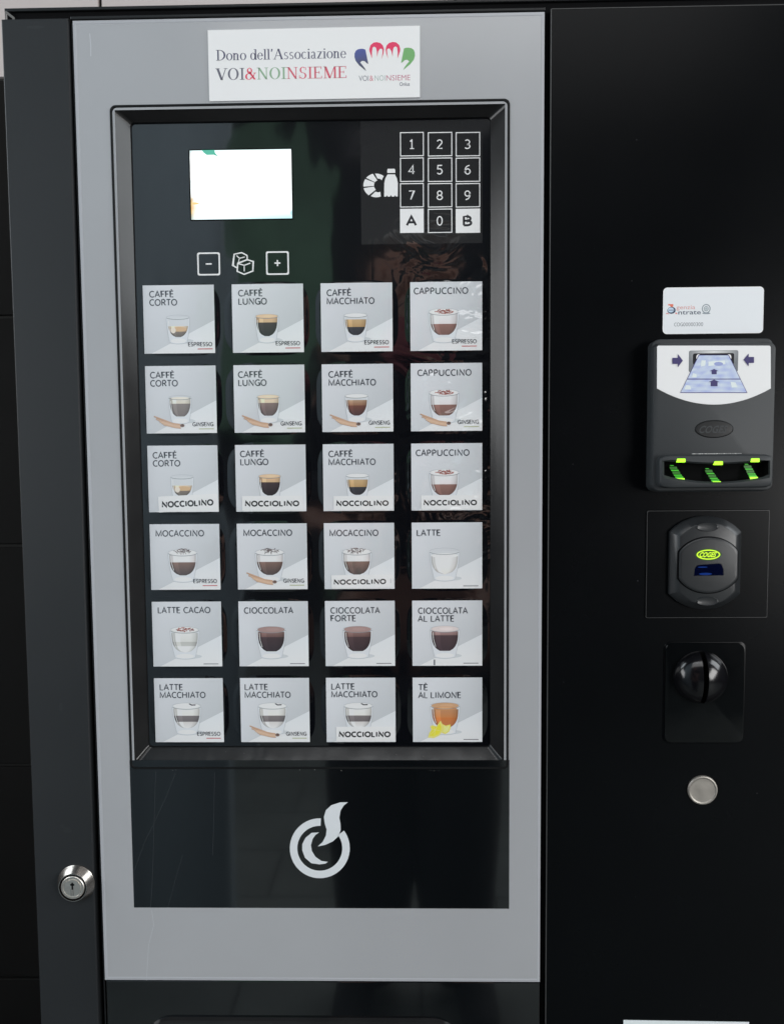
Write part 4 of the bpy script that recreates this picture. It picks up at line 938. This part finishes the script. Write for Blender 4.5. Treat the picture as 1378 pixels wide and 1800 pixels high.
c0 = at(1240.5, 990, -6); hwb = abs(at(1303, 990, -6)[0]-at(1178, 990, -6)[0])/2; hhb = abs(at(1240, 908, -6)[1]-at(1240, 1073, -6)[1])/2
b = MB(); cap_ = lambda k, kk=0: capsule(c0[0], c0[1], hwb-k, hhb-k*.9, hhb*.66-k*.5)
b.loft([(cap_(0), -1), (cap_(0), -4.5), (cap_(1.0), -6.0), (cap_(6.0), -10.5), (cap_(7.5), -11.0)]); b.build('housing', M_satin, cr, smooth=24)
c1 = at(1244.5, 993.5, -11)
hwd = abs(at(1298, 990, -11)[0]-at(1191, 990, -11)[0])/2; hhd = abs(at(1244, 943, -11)[1]-at(1244, 1044, -11)[1])/2
trunc = lambda k: [(c1[0]+max(-(hwd-k), min(hwd-k, (hwd*1.14-k)*cos(2*pi*i/64))), c1[1]+(hhd-k)*sin(2*pi*i/64)) for i in range(64)]
b = MB(); b.loft([(trunc(0), -9.2), (trunc(0), -11.3), (trunc(.2), -11.4)], mi=1); b.loft([(trunc(.9), -11.4), (trunc(1.0), -12.4), (trunc(1.6), -12.8), (trunc(3.2), -13.0)], mi=0)
b.build('reader_disc', [M_satin, M_void], cr, smooth=30)
for py in (926, 1057):
    q = at(1243, py, -11); b = MB(); o = ell(q[0], q[1], 9.6, 4.0); b.loft([(o, -9.0), (o, -11.2), (scaled(o, .93, .88), -11.7), (scaled(o, .82, .75), -11.5), (scaled(o, .5, .4), -11.2)]); b.build('oval_screw_cover', M_satin, cr, smooth=50)
e0 = at(1245, 975, -13); b = MB(); o = ell(e0[0], e0[1], 11.2, 5.2); b.poly(o, -13.05, mi=1); o = ell(e0[0], e0[1], 10.0, 4.3)
b.ring(o, scaled(o, .88, .76), -13.1, mi=0); text(b, 'COGES', e0[0]-8.0, e0[0]+5.8, e0[1]-2.0, 3.9, -13.12, (0.5,)*3, off=.035, shear=.35)
b.build('lit_oval_emblem', [M_logo, M_glowrim], cr)
w4 = box4(1220, 1271, 991, 1012, -13)
b = MB(); o = [(w4[0], w4[2]), (w4[1]+.2, w4[2]+.4), (w4[1], w4[2]+5.5), (w4[1]-1.8, w4[3]-.6), (w4[1]-4, w4[3]), (w4[0]+2.8, w4[3]-1.2), (w4[0]+.7, w4[3]-4)]
b.poly(scaled(o, 1.05, 1.10), -13.03, mi=1); b.poly(o, -13.1, mi=0); g = at(1235, 997, -13); b.poly(ell(g[0], g[1], 4.2, .5, 16), -13.15, mi=2); g = at(1240, 1009, -13); b.poly(ell(g[0], g[1], 5.5, 1.0, 16), -13.15, mi=2)
b.build('blue_window', [M_blue, M_black, M_blue2], cr)

# ------------------------------------------------------------------ plaque and stickers
def quad(pts, d=0.0): return [at(x, y, d) for x, y in pts]
P4 = quad([(365, 52), (738, 44), (738, 170), (368, 177)], -1)
zz1 = (P4[0][1]+P4[1][1])/2; 
b = MB(); o = [P4[3], P4[2], P4[1], P4[0]]; b.loft([(o, 0), (o, -1.0)], back=True, col=K(216, 218, 222))
sl = (P4[1][1]-P4[0][1])/(P4[1][0]-P4[0][0])*0.6
blk, red, grn, ink2 = K(66, 66, 76), K(196, 62, 86), K(110, 148, 112), K(84, 84, 112)
q0 = at(380, 105.5, -1); q1 = at(609, 101, -1); caph = abs(at(380, 105.5, -1)[1]-at(380, 87, -1)[1])
S1 = "Dono dell'Associazione"; serif_text(b, S1, q0[0], q1[0], q0[1], caph, -1.05, [K(78, 78, 100)]*len(S1), slope=(q1[1]-q0[1])/(q1[0]-q0[0]))
q0 = at(380, 140, -1); q1 = at(611, 136, -1); caph = abs(at(380, 140, -1)[1]-at(380, 119.5, -1)[1])
S2 = 'VOI&NOINSIEME'; rd2 = K(190, 66, 88)
serif_text(b, S2, q0[0], q1[0], q0[1], caph, -1.05, [K(96, 96, 108)]*3+[K(206, 70, 92)]+[K(130, 160, 132)]*3+[K(196, 92, 108)]*6, slope=(q1[1]-q0[1])/(q1[0]-q0[0]))
V7 = lambda pts: pxo(pts, -1, 620, 60, 11.483)
blue = [(165, 285), (205, 285), (255, 300), (262, 330), (280, 420), (300, 520), (315, 590), (285, 580), (240, 535), (190, 528), (150, 560), (200, 620), (245, 680), (272, 738), (215, 690), (130, 620), (60, 530), (35, 450), (38, 380), (62, 325), (105, 295)]
redp = [(390, 480), (375, 440), (340, 340), (335, 290), (360, 210), (420, 160), (485, 150), (560, 170), (610, 220), (632, 300), (620, 380), (580, 495), (592, 430), (603, 340), (600, 300), (575, 282), (545, 290), (515, 340), (490, 450), (487, 340), (470, 265), (430, 240), (400, 265), (388, 350)]
def bcol(x, z):
    zt_ = V7([(0, 400)])[0][1]; zb__ = V7([(0, 600)])[0][1]; t = min(1, max(0, (zt_-z)/(zt_-zb__))); return lerp(K(76, 86, 142), K(78, 80, 92), t)
b.poly(V7(blue), -1.06, bcol); b.poly(V7([(1290-x, y-22) for x, y in blue]), -1.06, K(110, 160, 104))
b.poly(V7(redp), -1.06, K(206, 62, 96)); b.poly(V7([(1295-x, y-4) for x, y in redp]), -1.06, K(206, 62, 96))
segs = [('VOI', 125, 318, K(110, 110, 122)), ('&', 340, 415, K(188, 110, 124)), ('NOI', 445, 655, K(158, 172, 168)), ('NSIEME', 678, 1160, K(176, 110, 128))]
for s, xa, xb_, col in segs:
    a_, c_ = V7([(xa, 935), (xb_, 928)]); text(b, s, a_[0], c_[0], V7([(xa, 938-(xa-125)*.018)])[0][1], 4.35, -1.05, col, off=-.004)
a_, c_ = V7([(945, 1035), (1148, 1035)]); text(b, 'Onlus', a_[0], c_[0], a_[1], 2.9, -1.05, K(72, 72, 92), off=.004)
tag(b.build('dedication_plaque', M_paper, origin=(P4[3][0]*S, 0, P4[3][1]*S)), 'white plaque reading Dono dell\'Associazione VOI&NOINSIEME with red, blue and green hands, above the bezel', 'plaque')
# fiscal sticker
b = MB(); s4 = quad([(1165, 501), (1343, 503), (1342, 588), (1164, 587)], -.2)
x0, x1, z0, z1 = s4[3][0]+.3, s4[1][0], s4[3][1], s4[1][1]
o = rr(x0, x1, z0, z1, 3.6); b.loft([(o, 0), (o, -.2)], col=K(208, 211, 216)); b.ring(inset(o, .0), inset(o, .5), -.23, col=K(222, 224, 228))
A8 = lambda pts: pxo(pts, -.2, 1160, 495, 13.78)
OR, NV, GY = K(206, 112, 92), K(52, 62, 84), K(132, 142, 148)
b.poly(A8([(195, 540), (320, 540), (325, 590), (300, 612), (262, 610), (240, 575), (200, 572)]), -.24, OR)
e1 = A8([(278, 690)])[0]; b.poly(ell(e1[0], e1[1], 3.5, 2.9, 24), -.25, NV); b.poly(ell(e1[0]-.5, e1[1]+.3, 2.6, 2.1, 24), -.27, K(176, 196, 212)); b.rect(e1[0]-2.5, e1[0]+2.9, e1[1]-.2, e1[1]+.5, -.29, K(110, 122, 144))
b.poly(A8([(135, 780), (160, 750), (200, 755), (230, 782)]), -.25, K(196, 140, 140)); b.poly(A8([(370, 780), (378, 735), (410, 755), (428, 780)]), -.25, K(206, 128, 128))
a_, c_ = A8([(395, 665), (850, 665)]); text(b, 'genzia', a_[0], c_[0], a_[1], 3.4, -.24, K(196, 140, 136))
a_, c_ = A8([(442, 790), (990, 790)]); text(b, 'ntrate', a_[0], c_[0], a_[1], 3.6, -.24, K(66, 76, 92), off=.008)
a_, c_ = A8([(340, 1080), (1050, 1080)]); plain(b, 'COG00000300', a_[0], c_[0], a_[1], 3.2, -.24, K(120, 124, 128), wt=.12)
g = A8([(1118, 650)])[0]; oo = ell(g[0], g[1], 3.7, 3.9, 24); b.ring(oo, scaled(oo, .78), -.24, col=GY); oo = scaled(oo, .55); b.ring(oo, scaled(oo, .7), -.24, col=GY)
star = [(g[0]+(1.9 if k % 2 == 0 else .8)*sin(pi*k/5), g[1]+(1.9 if k % 2 == 0 else .8)*cos(pi*k/5)) for k in range(10)]; b.poly(star, -.26, K(160, 170, 174))
b.poly(A8([(1015, 765), (1060, 740), (1180, 740), (1225, 765), (1180, 782), (1060, 782)]), -.27, GY)
tag(b.build('tax_sticker', M_paper, origin=(x0*S, 0, z0*S)), 'rounded white sticker reading Agenzia Entrate COG00000300, above the banknote reader', 'sticker')
# notice that begins at the lower edge of the frame
n4 = quad([(1096, 1794.5), (1317, 1798)], -.5)
b = MB(); dx, dz = n4[1][0]-n4[0][0], n4[1][1]-n4[0][1]
o = [(n4[0][0]+dz*.7, n4[0][1]-dx*.7), (n4[1][0]+dz*.7, n4[1][1]-dx*.7), n4[1], n4[0]]; b.loft([(o, 0), (o, -.4)], col=K(205, 212, 216))
tag(b.build('paper_notice', M_paper, origin=(n4[0][0]*S, 0, (n4[0][1]-60)*S)), 'pale paper notice whose top edge shows at the bottom of the black payment door', 'notice')

# ------------------------------------------------------------------ the photographer, seen only as a reflection
SK = mat('skin', (0.50, 0.27, 0.20), 0.5); SH = mat('maroon_cloth', (0.26, 0.07, 0.085), 0.8); TR = mat('black_cloth', (0.014, 0.015, 0.018), 0.85); HR = mat('dark_hair', (0.02, 0.014, 0.01), 0.6)
LIFT = 0.18
def skinned(name, verts, edges, M, parent=None, sub=2):
    verts = [(v[0], v[1], v[2]+(LIFT if v[1] < -.86 else 0))+tuple(v[3:]) for v in verts]
    me = bpy.data.meshes.new(name); me.from_pydata([v[:3] for v in verts], edges, []); o = bpy.data.objects.new(name, me); C.objects.link(o)
    sk = o.modifiers.new('skin', 'SKIN'); sk.use_smooth_shade = True
    for i, v in enumerate(verts):
        d = me.skin_vertices[0].data[i]; d.radius = (v[3], v[4] if len(v) > 4 else v[3]); d.use_root = (i == 0)
    s_ = o.modifiers.new('subdivision', 'SUBSURF'); s_.levels = sub; s_.render_levels = sub
    me.materials.append(M)
    if parent: o.parent = parent
    return o
PX, PY = 0.01, -1.08
per = empty('person', (0, 0, 0), 'photographer in maroon top and black trousers holding a phone, reflected in the dark glass', 'person')
# body: pelvis root, legs, spine, neck, head; arms with hands and fingers
v = [(PX, PY, -.50, .15, .11), (PX, PY, -.30, .13, .10), (PX, PY, -.08, .17, .12), (PX, PY+.01, .02, .09, .08), (PX, PY+.03, .09, .055, .055), (PX, PY+.05, .17, .075, .085), (PX, PY+.05, .27, .07, .085)]
e = [(0, 1), (1, 2), (2, 3), (3, 4), (4, 5), (5, 6)]
for s_ in (-1, 1):
    k = len(v); v += [(PX+s_*.10, PY, -.60, .095), (PX+s_*.12, PY, -.93, .062), (PX+s_*.11, PY-.01, -1.30, .038)]; e += [(0, k), (k, k+1), (k+1, k+2)]
    k = len(v); v += [(PX+s_*.19, PY, -.02, .06), (PX+s_*.22, PY+.08, -.28, .045), (s_*.09, -.80, -.13, .028), (s_*.066, -.745, -.08, .026, .016)]; e += [(2, k), (k, k+1), (k+1, k+2), (k+2, k+3)]
    h = k+3
    for i, (fz, ln) in enumerate(((-.115, .8), (-.09, .95), (-.065, 1.0), (-.04, .9))):
        j = len(v); v += [(s_*.052, -.728, fz, .0095), (s_*.047, -.712, fz+.004, .0085), (s_*.040, -.704, fz+.006, .0075)]; e += [(h, j), (j, j+1), (j+1, j+2)]
    j = len(v); v += [(s_*.045, -.735, -.055, .011), (s_*.025, -.722, -.045, .009)]; e += [(h, j), (j, j+1)]
body = skinned('body', v, e, SK, per)
tv = [(PX, PY, -.52, .165, .125), (PX, PY, -.30, .145, .115), (PX, PY, -.08, .185, .135), (PX, PY+.01, .02, .10, .09)]; te = [(0, 1), (1, 2), (2, 3)]
for s_ in (-1, 1):
    k = len(tv); tv += [(PX+s_*.195, PY, -.02, .072), (PX+s_*.222, PY+.075, -.28, .058), (PX*.3+s_*.125, -.88, -.175, .042)]; te += [(2, k), (k, k+1), (k+1, k+2)]
skinned('coat', tv, te, TR, per)
skinned('scarf', [(PX-.05, PY+.04, -.04, .17, .12), (PX-.02, PY+.03, .05, .13, .10), (PX+.01, PY+.035, .115, .085, .085)], [(0, 1), (1, 2)], SH, per)
tv = [(PX, PY, -.54, .168, .13)]; te = []
for s_ in (-1, 1):
    k = len(tv); tv += [(PX+s_*.085, PY, -.66, .13), (PX+s_*.09, PY, -.98, .12), (PX+s_*.10, PY-.01, -1.41, .075)]; te += [(0, k), (k, k+1), (k+1, k+2)]
skinned('trousers', tv, te, TR, per)
for s_ in (-1, 1): skinned('shoe', [(PX+s_*.13, PY-.05, -1.38, .05, .055), (PX+s_*.14, PY+.10, -1.39, .048, .04), (PX+s_*.145, PY+.18, -1.395, .04, .03)], [(0, 1), (1, 2)], TR, per)
skinned('hair', [(PX, PY-.01, .24, .085, .09), (PX, PY+.02, .33, .07, .085)], [(0, 1)], HR, per)
b = MB()   # facial features
fx_ = PX*1000
for s_ in (-1, 1): b.poly(ell(fx_+s_*32, 235, 12, 5, 14), (PY+.15)*1000, mi=0)
b.poly(ell(fx_, 175, 22, 5, 14), (PY+.145)*1000, mi=0); b.loft([([(fx_-12, 195), (fx_+12, 195), (fx_+5, 235), (fx_-5, 235)], (PY+.12)*1000), ([(fx_-7, 198), (fx_+7, 198), (fx_+3, 230), (fx_-3, 230)], (PY+.158)*1000)], mi=1)
ff = b.build('face_features', [HR, SK], per); ff.location.z += LIFT
ph = MB(); ph.slab(rr(-38, 38, -132, 28, 8), -706, -697, 1.0)
tag(ph.build('phone', M_black), 'black phone held up by the photographer, lens towards the machine', 'phone')
bpy.context.view_layer.update()
